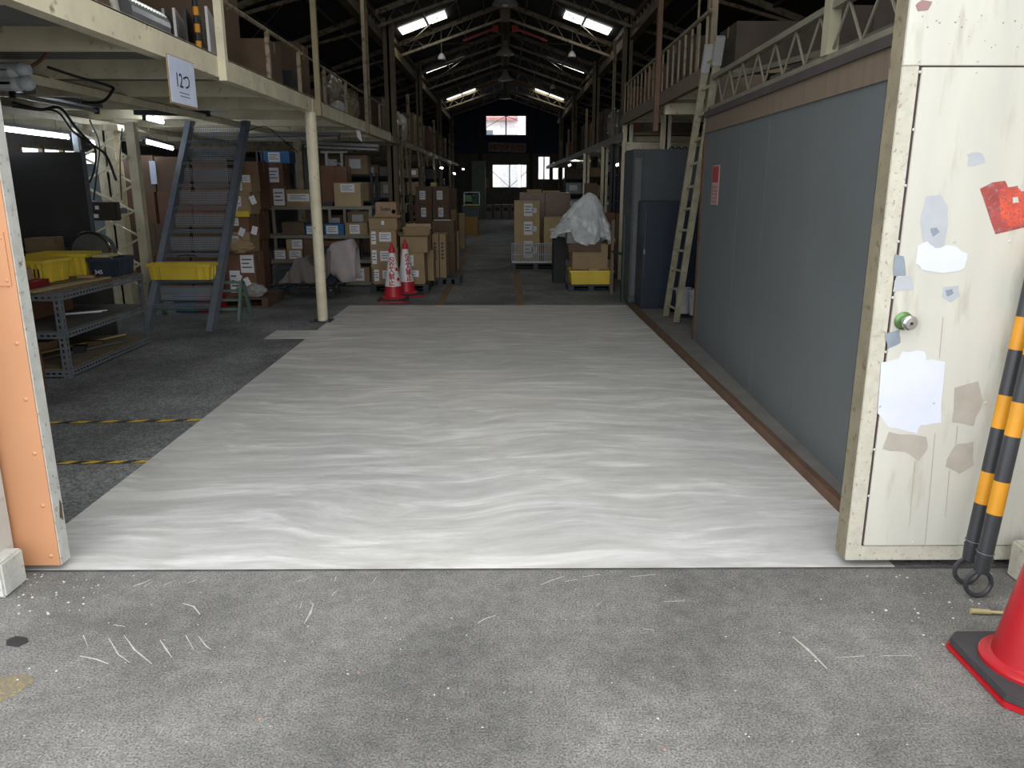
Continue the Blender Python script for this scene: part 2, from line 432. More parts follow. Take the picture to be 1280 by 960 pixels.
# brown return panel past the wall end and corner post
MB().box(1.80, 2.3, 7.35, 7.40, 1.94, 2.44).build('return_board', BROWNBAND, gw)
MB().box(1.79, 1.84, 7.31, 7.38, .055, 1.94).build('corner_post', WOODB, gw)
MB().box(1.84, 2.6, 7.32, 7.37, .055, 1.94).build('return_wall', DARKBOARD, gw)

# roof
for sgn, nm in ((-1, 'ceiling_left'), (1, 'ceiling_right')):
    xe = XL - .3 if sgn < 0 else XR + .3
    mb = MB(); mb.prism([(0, YD + .3, RZ), (0, YB + .2, RZ), (xe, YB + .2, roofz(xe)), (xe, YD + .3, roofz(xe))], (0, 0, .05))
    struct(nm, mb, ROOFM)
# skylights; the two nearest pairs, out of view, are added to brighten the hall
sky_spots = [(6.0, 1.2, 2.15), (11.6, 1.2, 2.15), (17.3, 1.2, 2.15), (23.2, 1.15, 2.2), (30.6, 1.1, 2.15)]
k = 0
for (y, xa, xb) in sky_spots:
    for s in (-1, 1):
        dy = .25 if y < 17 else (.35 if y == 17.3 else (.12 if y < 25 else .2))
        mb = MB(); a = Vector((s*xa, y - dy, roofz(xa) - .02)); b = Vector((s*xb, y - dy, roofz(xb) - .02)); e = Vector((0, 2*dy, 0))
        mb.add([a, b, b + e, a + e], [(0, 1, 2, 3)])
        o = struct('skylight_' + str(k + 1), mb, SKYL); k += 1
        mb = MB()
        for i in range(6):
            q = a.lerp(b, i / 5); mb.bar(q - Vector((0, .02, .01)), q + e + Vector((0, .02, -.01)), .012, .012)
        mb.build('glazing_bar', DARKMET, o)['kind'] = 'stuff'

# wall builder with openings (plane X-Z at Y, or Y-Z at X)
def holed(us, zs, holes, place, m, name, parent=None):
    mb = MB()
    for i in range(len(us) - 1):
        for j in range(len(zs) - 1):
            cu, cz = (us[i] + us[i+1]) / 2, (zs[j] + zs[j+1]) / 2
            if any(h[0] < cu < h[1] and h[2] < cz < h[3] for h in holes): continue
            place(mb, us[i], us[i+1], zs[j], zs[j+1])
    return struct(name, mb, m, parent)
def px_rect(x0, y0, x1, y1, Y):
    a, b = P(x0, y1, Y), P(x1, y0, Y); return (a.x, b.x, a.z, b.z)
W1 = px_rect(608, 145, 657, 168.5, YB); W2 = px_rect(616, 206, 658, 234, YB); W3 = px_rect(673, 196, 687, 224, YB); W4 = px_rect(691, 203, 706, 224, YB)
zsplit = P(632, 193, YB).z
hs = [W1, W2, W3, W4]
us = sorted({XL, XR, *[h[0] for h in hs], *[h[1] for h in hs]})
def bp(m, a, b, c, d): m.box(a, b, YB, YB + .12, c, d)
holed(us, sorted({0, zsplit, *[z for h in (W2, W3, W4) for z in h[2:] if z < zsplit]}), hs[1:], bp, WALLD, 'wall_back')
holed(us, sorted({zsplit, W1[2], W1[3], RZ + .05}), [W1], lambda m, a, b, c, d: m.box(a, b, YB - .01, YB + .12, c, d), WALLN, 'wall_back_upper')
BK = P(650, 268, YB)
# back wall trims
MB_ = MB().box(-2.6, 3, YB - .06, YB, zsplit - .08, zsplit + .04); struct('trim_5', MB_, WALLD)
for i, x in enumerate((P(600, 150, YB).x, P(664, 150, YB).x)):
    struct('trim_%d' % (6 + i), MB().box(x - .08, x + .08, YB - .1, YB - .011, 0, 4.9), mat('dark_wall_post', (56, 56, 56), .7))
# windows
def window(name, r, nm, plane='back'):
    x0, x1, z0, z1 = r
    o = MB()
    y = YB
    t = .06
    o.box(x0 - t, x0, y - .03, y + .1, z0 - t, z1 + t).box(x1, x1 + t, y - .03, y + .1, z0 - t, z1 + t).box(x0, x1, y - .03, y + .1, z0 - t, z0).box(x0, x1, y - .03, y + .1, z1, z1 + t)
    f = struct(name, o, WALLD)
    for i in range(1, nm):
        x = x0 + (x1 - x0) * i / nm
        MB().box(x - .025, x + .025, y + .02, y + .06, z0, z1).build('mullion', DARKMET, f)
    for i in range(nm):
        a, b = x0 + (x1 - x0) * i / nm, x0 + (x1 - x0) * (i + 1) / nm
        MB().box(a, b, y + .035, y + .04, z0, z1).build('pane', GLASS, f)
    return f
w1 = window('window_1', W1, 2); w2 = window('window_2', W2, 2); window('window_3', W3, 2); window('window_4', W4, 2)
for wn, r in ((w1, W1), (w2, W2)):
    x0, x1, z0, z1 = r; xm = (x0 + x1) / 2
    MB().tube((x0, YB + .02, z0 + .4 * (z1 - z0) if wn is w1 else z1 - .3), (xm, YB + .02, z1 if wn is w1 else z0), .012, 5).build('brace_wire', DARKMET, wn)
    MB().tube((xm, YB + .02, z1 if wn is w1 else z0), (x1, YB + .02, z0 + .6 * (z1 - z0) if wn is w1 else z1 - .3), .012, 5).build('brace_wire', DARKMET, wn)

# left wall with a strip window, right wall
def lp(m, a, b, c, d): m.box(XL - .12, XL, a, b, c, d)
LW = (11.8, 17.5, 1.62, 2.02)
holed([YD, LW[0], LW[1], YB], [0, LW[2], LW[3], 3.2], [LW], lp, WALLD, 'wall_left')
fr = MB()
fr.box(XL - .08, XL + .02, LW[0], LW[1], LW[2] - .04, LW[2]).box(XL - .08, XL + .02, LW[0], LW[1], LW[3], LW[3] + .04)
wl = struct('window_5', fr, CREAM2)
for i in range(11):
    y = LW[0] + (LW[1] - LW[0]) * i / 10
    MB().box(XL - .06, XL + .01, y - .03, y + .03, LW[2], LW[3]).build('mullion', CREAM2, wl)
for i in range(10):
    y = LW[0] + (LW[1] - LW[0]) * i / 10
    MB().box(XL - .03, XL - .025, y + .03, y + .77, LW[2], LW[3]).build('pane', GLASS, wl)
struct('wall_right', MB().box(XR, XR + .12, YD, YB, 0, 3.4), WALLD)

# facade around the doorway
OPH = 5.5
mb = MB(); mb.box(-9, -1.98, YD + .12, YD + .3, 0, 6.4); struct('wall_front_left', mb, WALLF)
mb = MB(); mb.box(2.05, 9, YD + .12, YD + .3, 0, 6.4); struct('wall_front_right', mb, WALLF)
mb = MB(); mb.box(-1.98, 2.05, YD + .12, YD + .3, OPH, 6.4); struct('wall_front_over_door', mb, WALLF)
# pillars either side outside, with chipped base blocks
PX = P(13, 660, 2.82).x
PILL = mat('white_pillar_paint', (182, 180, 174), .7, var=.08, dirt=(110, 104, 96), dirt_amt=.15)
p1 = struct('pillar_left', MB().box(PX - .6, PX, 2.64, 2.82, 0, 3.6), PILL)
MB().box(PX - .1, P(31, 700, 2.78).x, 2.64, 2.78, 0, .14).build('base_block', WEDGE, p1, bevel=.008)
p2 = struct('pillar_right', MB().box(2.06, 2.7, 1.2, 2.80, 0, 3.6), mat('cream_pillar_paint', (172, 166, 154), .7, var=.06))
MB().box(1.985, 2.08, 2.50, 2.80, 0, .15).build('base_block', WSTILE, p2, bevel=.008)

# ---- left sliding leaf (orange)
LX = -1.772
d1 = struct('door_1', MB().box(-2.9, LX, YD, YD + .062, .03, 5.3), WEDGE)
MB().box(-2.9, LX - .004, YD - .006, YD, .03, 5.3).build('orange_plate', ORANGE, d1)
for i in range(15):
    z = .07 + i * .215
    MB().lathe((LX - .035, YD - .006, z), [(.009, 0), (.007, .003), (.003, .0045), (0, .005)], 10, Matrix.Rotation(PI/2, 3, 'X')).build('rivet', ORANGE, d1, smooth=True)
hx = P(11, 322, YD).x; hz1 = P(14, 290, YD).z; hz0 = P(11, 357, YD).z
mb = MB().box(hx - .3, hx - .11, YD - .018, YD - .006, hz0, hz1)
MB().box(hx - .3, hx, YD - .011, YD - .006, hz0, hz0 + .055).box(hx - .3, hx, YD - .011, YD - .006, hz1 - .055, hz1).box(hx - .055, hx, YD - .011, YD - .006, hz0 + .055, hz1 - .055).build('hatch_frame', ORANGE, d1)
MB().box(hx - .3, hx - .055, YD - .0075, YD - .0062, hz0 + .056, hz1 - .056).build('hatch_plate', mat('rust_orange', (190, 106, 74), .6), d1)
MB().lathe((hx - .012, YD - .011, hz1 - .02), [(.006, 0), (.004, .003), (0, .004)], 8, Matrix.Rotation(PI/2, 3, 'X')).build('rivet', ORANGE, d1, smooth=True)
MB().lathe((hx - .012, YD - .011, hz0 + .02), [(.006, 0), (.004, .003), (0, .004)], 8, Matrix.Rotation(PI/2, 3, 'X')).build('rivet', ORANGE, d1, smooth=True)
MB().prism([(LX + .001, YD + .03, .22), (LX + .001, YD + .05, .20), (LX + .001, YD + .055, .27), (LX + .001, YD + .045, .29)], (.001, 0, 0)).build('rust_spot', WOODB, d1)

# ---- right sliding leaf (white) with wicket door
RX = P(1058, 690, YD).x
zt = P(1200, 82, YD).z; zb = P(1200, 681, YD).z
RXE = 2.04
d2 = struct('door_2', MB().box(RX, RXE + .5, YD + .012, YD + .10, .035, 5.3), mat('cream_door_edge', (124, 116, 96), .6, var=.15, scale=10, dirt=(100, 84, 60), dirt_amt=.2))
wx = P(1078, 680, YD).x
MB().box(RX, wx - .003, YD, YD + .012, .035, zt).build('stile', WSTILE, d2, bevel=.002)
MB().box(wx - .003, RXE + .4, YD, YD + .012, .035, zb - .004).build('bottom_rail', WSTILE, d2, bevel=.002)
MB().box(RX, RXE + .4, YD - .003, YD + .012, zt, 5.3).build('upper_panel', WDOOR, d2, bevel=.002)
MB().box(wx, RXE + .4, YD + .004, YD + .012, zb - .004, zt).build('door_gap', mat('dark_gap', (70, 54, 56), .8), d2)
wk = MB().box(wx + .006, RXE + .3, YD - .004, YD + .010, zb, zt - .006).build('wicket_door', WDOOR, d2, bevel=.0015)
rv = mat('rivet_paint', (186, 184, 172), .5)
rvl = []
for (rx, ry) in ((1150, 90), (1142, 162), (1132, 232), (1123, 302), (1116, 372), (1107, 440), (1100, 508), (1093, 562), (1086, 620), (1221, 90), (1262, 302), (1193, 302), (1167, 504), (1232, 504), (1142, 681 - 3), (1204, 681 - 3)):
    p = P(rx, ry, YD - .004)
    MB().lathe(p, [(.0055, 0), (.004, .002), (0, .0028)], 8, Matrix.Rotation(PI/2, 3, 'X')).build('rivet', rv, wk, smooth=True)
for (rx, ry) in ((1149, 76), (1222, 76)):
    MB().lathe(P(rx, ry, YD - .003), [(.0055, 0), (.004, .002), (0, .0028)], 8, Matrix.Rotation(PI/2, 3, 'X')).build('rivet', rv, d2, smooth=True)
# knob
kp = P(1129, 401, YD - .004)
MX = Matrix.Rotation(PI/2, 3, 'X')
MB().lathe(kp, [(.034, 0), (.034, .004), (.028, .008), (.014, .010)], 24, MX).build('knob_rose', mat('green_worn_metal', (98, 132, 84), .35, .6, var=.35, scale=40), wk, smooth=True)
MB().lathe(kp, [(.013, .008), (.013, .028), (.024, .034), (.0275, .045), (.027, .056), (.021, .062), (0, .063)], 24, MX).build('door_knob', CHROME, wk, smooth=True)
MB().lathe(kp + Vector((0, -.0632, 0)), [(.006, 0), (.006, .001), (0, .001)], 10, MX).build('keyhole', INK, wk)
hp = P(1097, 408, YD)
MB().box(hp.x - .014, hp.x + .014, YD - .0025, YD, hp.z - .035, hp.z + .035).build('strike_plate', WSTILE, d2)
# paint patches on the wicket (flat repairs with ragged outlines)
def patch(pts, m, nm, lift=.0045, jag=.004, n=3):
    pp = []
    for i in range(len(pts)):
        a, b = P(*pts[i], YD - .004), P(*pts[(i + 1) % len(pts)], YD - .004)
        for k in range(n):
            q = a.lerp(b, k / n); q.x += random.uniform(-jag, jag); q.z += random.uniform(-jag, jag); q.y = YD - lift; pp.append(q)
    MB().prism(pp, (0, -.0003, 0)).build(nm, m, wk)
PRIM = mat('white_primer', (208, 212, 226), .5, var=.04, scale=8)
GRYP = mat('grey_undercoat', (172, 176, 182), .5, var=.06, scale=10)
GRYD = mat('slate_patch', (132, 142, 154), .5, var=.1, scale=20)
BRNP = mat('brown_grey_smear', (168, 161, 151), .5, var=.08, scale=14)
REDP = mat('red_primer', (158, 70, 66), .5, var=.25, scale=16, dirt=(150, 110, 116), dirt_amt=.5)
ORP = mat('orange_primer', (208, 84, 60), .5, var=.2, scale=40, dirt=(150, 80, 84), dirt_amt=.6)
patch([(1102, 452), (1125, 448), (1128, 440), (1155, 439), (1158, 449), (1181, 452), (1176, 528), (1150, 532), (1146, 541), (1112, 534), (1096, 516)], PRIM, 'white_patch', .0046)
patch([(1146, 308), (1158, 303), (1170, 310), (1190, 306), (1209, 318), (1206, 336), (1180, 341), (1152, 337), (1144, 328)], PRIM, 'white_patch', .0052)
patch([(1157, 246), (1176, 242), (1186, 258), (1184, 290), (1178, 312), (1156, 310), (1150, 276)], GRYP, 'grey_patch', .0046)
patch([(1209, 193), (1226, 190), (1231, 204), (1211, 207)], GRYP, 'grey_patch', .0046)
patch([(1118, 318), (1130, 320), (1132, 345), (1117, 345)], GRYD, 'slate_patch', .0049, .002)
patch([(1162, 286), (1170, 284), (1174, 290), (1166, 296)], GRYD, 'slate_patch', .0054, .001)
patch([(1120, 346), (1140, 345), (1142, 362), (1116, 364)], GRYP, 'grey_patch', .0046, .002)
patch([(1178, 359), (1198, 357), (1200, 370), (1188, 378), (1177, 372)], GRYP, 'grey_patch', .0046, .002)
patch([(1181, 363), (1190, 361), (1192, 367), (1184, 371)], GRYD, 'slate_patch', .0052, .001, 2)
patch([(1106, 418), (1124, 412), (1126, 428), (1110, 436)], GRYD, 'slate_patch', .0046, .002)
patch([(1110, 541), (1158, 545), (1160, 562), (1148, 576), (1132, 566), (1103, 562)], BRNP, 'brown_smear', .0046)
patch([(1194, 484), (1222, 476), (1230, 500), (1216, 532), (1190, 528)], BRNP, 'brown_smear', .0046)
patch([(1196, 555), (1218, 552), (1216, 582), (1200, 592), (1182, 584), (1186, 570)], BRNP, 'brown_smear', .0049)
for (x, y0, y1) in ((1143, 576, 656), (1168, 541, 682), (1196, 532, 556), (1186, 588, 645), (1178, 396, 448)):
    a, b = P(x, y0, YD), P(x - (y1 - y0) * .09, y1, YD)
    MB().prism([(a.x - .0015, YD - .0048, a.z), (a.x + .0015, YD - .0048, a.z), (b.x + .001, YD - .0048, b.z), (b.x - .001, YD - .0048, b.z)], (0, -.0002, 0)).build('paint_run', BRNP, wk)
patch([(1225, 236), (1240, 228), (1256, 226), (1260, 234), (1272, 232), (1274, 240), (1300, 236), (1300, 280), (1244, 293), (1234, 262)], REDP, 'red_patch', .0046, .001, 2)
patch([(1250, 236), (1273, 236), (1285, 250), (1284, 280), (1262, 284), (1250, 270)], ORP, 'orange_patch', .0052, .003)
patch([(1265, 247), (1272, 246), (1273, 253), (1266, 254)], WDOOR, 'bare_spot', .0056, .001, 2)
for i in range(26):   # chipped spots on the upper panel and door
    x, y = random.uniform(1145, 1278), random.uniform(3, 66)
    q = P(x, y, YD - .0035); r = random.uniform(.001, .0042)
    mb = MB(); mb.prism([(q.x + r * math.cos(t) * random.uniform(.6, 1.3), YD - .0032, q.z + r * math.sin(t) * random.uniform(.5, 1.1)) for t in [j * PI / 3.5 for j in range(7)]], (0, -.0002, 0))
    mb.build('paint_chip', mat('chip_grey', (136, 126, 110), .7) if i % 3 else mat('chip_pale', (160, 138, 118), .7), d2)
patch([(1144, 6), (1152, 0), (1166, 2), (1160, 12), (1148, 14)], mat('mauve_chip', (140, 110, 108), .6), 'chipped_patch', .0038, .002)

# ================================================================== STEEL STRUCTURE
# ---- left mezzanine
MXL = -2.05; ZU = 2.25; ZT = 2.37
posts_px = [(271, 'near'), (399, ''), (456, '')]
seg = [YD + .35, 6.02, 8.78, 11.9, 14.7]
mz = thing('mezzanine_floor', 'left mezzanine deck with cream edge beam over the work area', 'mezzanine', (-4.4, 9, ZU))
for a, b in zip(seg[:-1], seg[1:]):
    mb = MB(); mb.box(MXL - .012, MXL, a + .02, b - .02, ZU, ZT + .02).box(MXL - .09, MXL, a + .02, b - .02, ZU - .008, ZU).box(MXL - .09, MXL, a + .02, b - .02, ZT + .012, ZT + .022)
    mb.build('edge_beam', CREAM, mz)
MB().box(XL, MXL - .012, YD + .35, 14.7, ZT, ZT + .02).build('deck_plate', DECK, mz)
y = YD + .75
while y < 14.6:
    mb = MB(); mb.box(XL, MXL - .02, y, y + .008, ZU, ZT).box(XL, MXL - .02, y, y + .06, ZU - .006, ZU); mb.build('joist', CREAM, mz)
    y += 1.22
for x in (-3.3, -4.9): MB().box(x - .05, x, YD + .4, 14.6, ZU - .006, ZU).box(x - .006, x, YD + .4, 14.6, ZU - .07, ZU).build('lengthwise_beam', CREAM, mz)
# far left mezzanine
mz2 = thing('mezzanine_floor', 'far left mezzanine deck with thin pale edge rail beyond the tall column', 'mezzanine', (-4.4, 25, ZU))
MB().box(MXL - .06, MXL + .02, 14.75, 36.3, ZU - .02, ZU + .09).build('edge_beam', CREAM2, mz2)
MB().box(XL, MXL - .06, 14.75, 36.3, ZU + .05, ZU + .09).build('deck_plate', DARKBOARD, mz2)
for i in range(14):
    MB().box(XL, MXL - .06, 15.3 + i * 1.5, 15.34 + i * 1.5, ZU - .05, ZU + .05).build('joist', CREAM2, mz2)
# right mezzanine near (over the grey wall), middle (with balusters) and far
mz3 = thing('mezzanine_floor', 'right mezzanine deck above the grey panel wall', 'mezzanine', (4, 5, 2.12))
MB().box(1.78, XR, YW0, YW1, 2.12, 2.15).build('deck_plate', DARKBOARD, mz3)
mz4 = thing('mezzanine_floor', 'raised right mezzanine bay above the dark cabinet', 'mezzanine', (4, 10, 2.42))
MB().box(1.80, XR, 7.4, 12.6, 2.46, 2.50).build('deck_plate', CREAM2, mz4)
MB().box(1.78, 1.84, 7.4, 12.6, 2.38, 2.52).build('edge_beam', BROWNBAND, mz4)
for i in range(9): MB().box(1.84, XR, 7.9 + i * .55, 7.95 + i * .55, 2.40, 2.46).build('joist', CREAM, mz4)
MB().box(1.84, XR, 12.4, 12.5, 2.0, 2.12).box(1.84, XR, 9.45, 9.55, 2.28, 2.40).build('cross_beam', CREAM, mz4)
mz5 = thing('mezzanine_floor', 'far right mezzanine deck on cream posts', 'mezzanine', (4, 25, 2.2))
MB().box(1.82, 1.90, 12.7, 36.3, 2.16, 2.28).build('edge_beam', mat('grey_edge_beam', (110, 108, 100), .5), mz5)
MB().box(1.9, XR, 12.7, 36.3, 2.24, 2.28).build('deck_plate', CREAM2, mz5)
for i in range(16): MB().box(1.9, XR, 13 + i * 1.4, 13.05 + i * 1.4, 2.16, 2.24).build('joist', CREAM, mz5)

# ---- railings
def rail_left():
    t = thing('railing', 'cream tube railing on the left mezzanine edge', 'railing', (MXL, 9, ZT + .02))
    zr = 2.80
    MB().tube((MXL - .03, 6.05, zr), (MXL - .03, 8.45, zr), .018, 8).build('top_rail', CREAM2, t)
    MB().tube((MXL - .03, 8.55, zr - .01), (MXL - .03, 14.6, zr - .01), .014, 8).build('top_rail', CREAM2, t)
    for y in (7.35, 8.42, 9.55, 10.8, 12.3, 13.6):
        MB().box(MXL - .045, MXL - .01, y - .018, y + .018, ZT + .022, zr).build('rail_post', CREAM2, t)
    t2 = tag(MB().bar((MXL - .03, 4.55, ZT + .022), (MXL - .10, 4.45, 3.4), .03, .03).build('rail_post', mat('chipped_white_post', (170, 166, 156), .6, dirt=(60, 60, 60), dirt_amt=.3)), 'thin chipped white post on the mezzanine edge near the orange door', 'post')
rail_left()
# right near lattice rail
t = thing('lattice_railing', 'low zigzag lattice railing above the grey panel wall', 'railing', (1.75, 5.4, 2.15))
def wx_(y): return wallX(y) + .0
def bar2(p0, p1, m, nm, w=.018): MB().bar(p0, p1, w, w).build(nm, m, t)
RAILM = mat('dull_cream_rail', (112, 108, 94), .5, var=.15)
MB().bar((wx_(3.1), 3.1, 2.385), (wx_(7.1), 7.1, 2.385), .05, .035).build('top_chord', RAILM, t)
MB().bar((wx_(3.1), 3.1, 2.135), (wx_(7.1), 7.1, 2.135), .05, .03).build('bottom_chord', RAILM, t)
ys = 3.15; up = True
while ys < 6.95:
    yn = ys + .2
    a = (wx_(ys), ys, 2.15 if up else 2.37); b = (wx_(yn), yn, 2.37 if up else 2.15)
    MB().tube(a, b, .008, 6).build('web_bar', RAILM, t); up = not up; ys = yn
# second lattice set back
t2r = thing('lattice_railing', 'second lattice rail lying behind the first above the grey wall', 'railing', (2.1, 5.4, 2.15))
MB().bar((2.15, 3.2, 2.36), (2.25, 7.0, 2.36), .04, .03).build('top_chord', RAILM, t2r)
MB().bar((2.15, 3.2, 2.17), (2.25, 7.0, 2.17), .04, .03).build('bottom_chord', RAILM, t2r)
ys = 3.25; up = True
while ys < 6.9:
    MB().tube((2.2, ys, 2.17 if up else 2.36), (2.2, ys + .24, 2.36 if up else 2.17), .008, 6).build('web_bar', RAILM, t2r); up = not up; ys += .24
# baluster rail on raised bay
t = thing('baluster_railing', 'upright baluster railing on the raised right mezzanine bay', 'railing', (1.81, 10, 2.52))
MB().bar((1.81, 7.45, 2.98), (1.81, 12.6, 2.94), .03, .03).build('top_rail', CREAM2, t)
i = 0; y = 7.55
while y < 12.55:
    MB().box(1.80, 1.82, y - .009, y + .009, 2.52, 2.95).build('baluster', CREAM2, t); y += .29

# ---- posts
def post(x, y, z0, z1, w, d, m, label, nm='steel_post', round_=False):
    mb = MB()
    if round_: mb.tube((x, y, z0), (x, y, z1), w / 2, 20)
    else:
        # H section
        mb.box(x - w/2, x + w/2, y - d/2, y - d/2 + w*.16, z0, z1).box(x - w/2, x + w/2, y + d/2 - w*.16, y + d/2, z0, z1).box(x - w*.1, x + w*.1, y - d/2, y + d/2, z0, z1)
    return tag(mb.build(nm, m, smooth=round_), label, 'post')
p = thing('round_post', 'round cream post standing on the floor beside the pale coating corner', 'post', (-2.05, 8.75, 0))
MB().tube((-2.07, 8.75, .008), (-2.07, 8.75, ZU - .01), .058, 24).build('shaft', CREAM, p, smooth=True)
MB().box(-2.2, -1.96, 8.63, 8.87, 0, .008).build('base_plate', DARKMET, p)
for dx, dy in ((-.09, -.09), (.07, -.09), (-.09, .09), (.07, .09)): MB().tube((-2.07+dx, 8.75+dy, .008), (-2.07+dx, 8.75+dy, .03), .01, 6).build('anchor_bolt', GALV, p)
MB().box(-2.12, -2.045, 8.68, 8.82, ZU - .01, ZU - .0085).build('cap_plate', CREAM, p)
for i, (y, w, z1, lab) in enumerate(((6.0, .055, 4.0, 'square cream post clamped to the mezzanine edge by the hanging paper'), (8.95, .055, roofz(2)-.1, 'square cream post above the round floor post'), (12.05, .05, roofz(2)-.1, 'slim cream post, third along the left mezzanine edge'))):
    MBp = MB().box(MXL, MXL + w, y - w/2, y + w/2, ZU - .03 if i else ZU - .03, z1)
    tag(MBp.build('steel_post', [CREAM, mat('cream_paint_b', (150, 136, 104), .5), CREAM2][i]), lab, 'post')
tcol = [(15.5, .19), (21.3, .15), (27.6, .15), (33.8, .15)]
for i, (y, w) in enumerate(tcol):
    post(-2.15 if i == 0 else -2.22, y, 0, roofz(2.3) - .06, w, w, BROWNCREAM, 'tall brown-cream column on the left, %s from the entrance' % ORD[i], 'steel_column')
post(-2.02, 15.75, 0, 2.6, .07, .07, CREAM2, 'narrow post touching the first tall left column')
post(-2.2, 13.3, ZT + .02, roofz(2.3) - .1, .06, .06, CREAM2, 'slim upper post just before the first tall left column')
fl = [(17.6, 3.35), (20.0, 3.1), (23.8, 3.3), (26.0, 3.0), (30.2, 3.3), (32, 3.1)]
for i, (y, z) in enumerate(fl):
    post(-2.08, y, 0, z, .06, .06, CREAM2, 'thin pole through the far left deck edge, %s from the front' % ORD[i])
for i, (y, zz) in enumerate(((16.3, .45), (18.6, .35), (20.6, .3), (22.4, .35), (24.6, .3))):
    tag(MB().tube((-1.98, y, ZU - .02 - zz), (-2.0, y, ZU + .02), .02, 6).build('hanging_pipe', CREAM2), 'short stub pipe hanging from the far left deck edge, %s from the front' % ORD[i], 'pipe')
rcol = [(8.75, .09), (15.4, .17), (20.5, .16), (26.8, .16), (33.0, .16)]
for i, (y, w) in enumerate(rcol[1:]):
    post(2.25, y, 0, roofz(2.33) - .06, w, w, BROWNCREAM, 'tall brown-cream column on the right, %s from the entrance' % ORD[i], 'steel_column')
post(1.90, 12.7, 0, 2.4, .15, .12, CREAM, 'broad cream post rising behind the dark cabinet on its left')
post(2.16, 11.0, 0, 2.4, .12, .12, CREAM, 'cream post above the middle of the dark cabinet')
post(1.86, 15.2, 0, 2.18, .12, .1, CREAM, 'cream post left of the parcels rack, nearer of two')
post(1.86, 18.6, 0, 2.18, .14, .1, CREAM, 'cream post left of the parcels rack, farther of two')
post(1.86, 14.0, 0, 2.16, .09, .1, DARKMET, 'dark steel upright beside the parcels rack')
for i, (y, z) in enumerate(((14.5, 3.9), (19.2, 3.2), (23, 3.2), (24.6, 3.1), (28, 3.0))):
    post(1.9, y, 2.28, z, .05, .05, CREAM2, 'thin pole on the far right deck, %s from the front' % ORD[i])
tag(MB().box(1.725, 1.778, 9.52, 9.6, 2.1, 3.9).build('steel_post', mat('brown_rust_post', (112, 88, 70), .7)), 'rusty brown post bolted outside the baluster railing', 'post')
tag(MB().box(1.66, 1.72, 4.32, 4.40, 2.15, 3.4).build('steel_post', mat('cream_grey_post', (150, 146, 122), .5)), 'cream post standing in the lattice railing above the grey wall', 'post')
tag(MB().box(1.845, 1.90, 7.55, 7.62, 2.501, 3.9).box(1.845, 1.90, 7.68, 7.74, 2.501, 3.9).build('twin_post', CREAM2), 'twin cream posts above the top of the leaning ladder', 'post')
tag(MB().tube((1.9, 8.3, 2.52), (1.9, 8.3, 4.5), .012, 6).build('hanging_rod', CREAM2), 'thin upright rod behind the baluster railing', 'rod')

# ---- eave girders with lattice above
for s, nm in ((-1, 'left'), (1, 'right')):
    X = s * 2.33; 
    t = thing('eave_girder', 'long box girder with upright lattice under the %s roof slope' % nm, 'girder', (X, 20, 4.1))
    y0 = 9.6 if s < 0 else 10.5
    MB().box(X - .07, X + .07, y0, YB - .1, 4.05, 4.22).build('bottom_chord', BROWNCREAM, t)
    MB().box(X - .04, X + .04, y0, YB - .1, 4.36, roofz(abs(X) + .04) - .012).build('top_chord', BROWNCREAM, t)
    y = y0 + .2
    while y < YB - .5:
        MB().box(X - .012, X + .012, y - .012, y + .012, 4.22, 4.36).build('lattice_bar', CREAM2, t)
        y += .35 if y < 22 else .7
    # upper continuation from the doorway
    MB().box(X - .07, X + .07, YD + .4, y0, 4.05, 4.22).build('bottom_chord', BROWNCREAM, t)
# ---- roof trusses
ty = [8.2, 12.0, 15.0, 18.2, 21.3, 24.4, 27.6, 30.7, 33.8]
for i, y in enumerate(ty):
    t = thing('roof_truss', 'pitched lattice roof truss, %s counted from the entrance' % ORD[i], 'roof truss', (0, y, 3.8))
    for s in (-1, 1):
        xe = XL + .05 if s < 0 else XR - .05
        MB().bar((0, y, RZ - .06), (xe, y, roofz(xe) - .06), .09, .05, up=(0, 1, 0)).build('top_chord', CREAM2, t)
        MB().bar((0, y, RZ - .34), (s * 2.3, y, roofz(2.3) - .30), .05, .05, up=(0, 1, 0)).build('bottom_chord', CREAM2, t)
        MB().bar((s*2.3, y, roofz(2.3) - .30), (s * 4.4, y, roofz(4.4) - .12), .045, .045, up=(0, 1, 0)).build('bottom_chord', CREAM2, t)
        for k in range(5):
            xa = s * (.25 + k * .42); xb = s * (.46 + k * .42)
            MB().tube((xa, y, roofz(xa) - .09), (xb, y, roofz(xb) - .34), .008, 5).build('web_bar', CREAM2, t)
            if k % 2: MB().tube((xb, y, roofz(xb) - .34), (s * (.67 + k * .42), y, roofz(.67 + k * .42) - .09), .008, 5).build('web_bar', CREAM2, t)
    MB().box(-.10, .10, y - .05, y + .05, RZ - .42, RZ - .04).build('ridge_plate', BROWNCREAM, t)
# purlins
PUR = mat('dark_purlin', (84, 80, 72), .6)
names = {}
for s, side in ((-1, 'left'), (1, 'right')):
    for j, x in enumerate((.45, .95, 1.6, 3.0, 3.8, 4.7, 5.6)):
        tag(MB().box(s*x - .02, s*x + .02, YD + .4, YB - .05, roofz(x) - .055, roofz(x) - .008).build('purlin', PUR), 'roof purlin running to the back wall, %s from the ridge on the %s' % (ORD[j], side), 'purlin')
tag(MB().box(-.13, .13, YD + .4, YB - .05, RZ - .09, RZ - .05).build('ridge_beam', BROWNCREAM), 'ridge beam along the middle of the roof', 'beam')
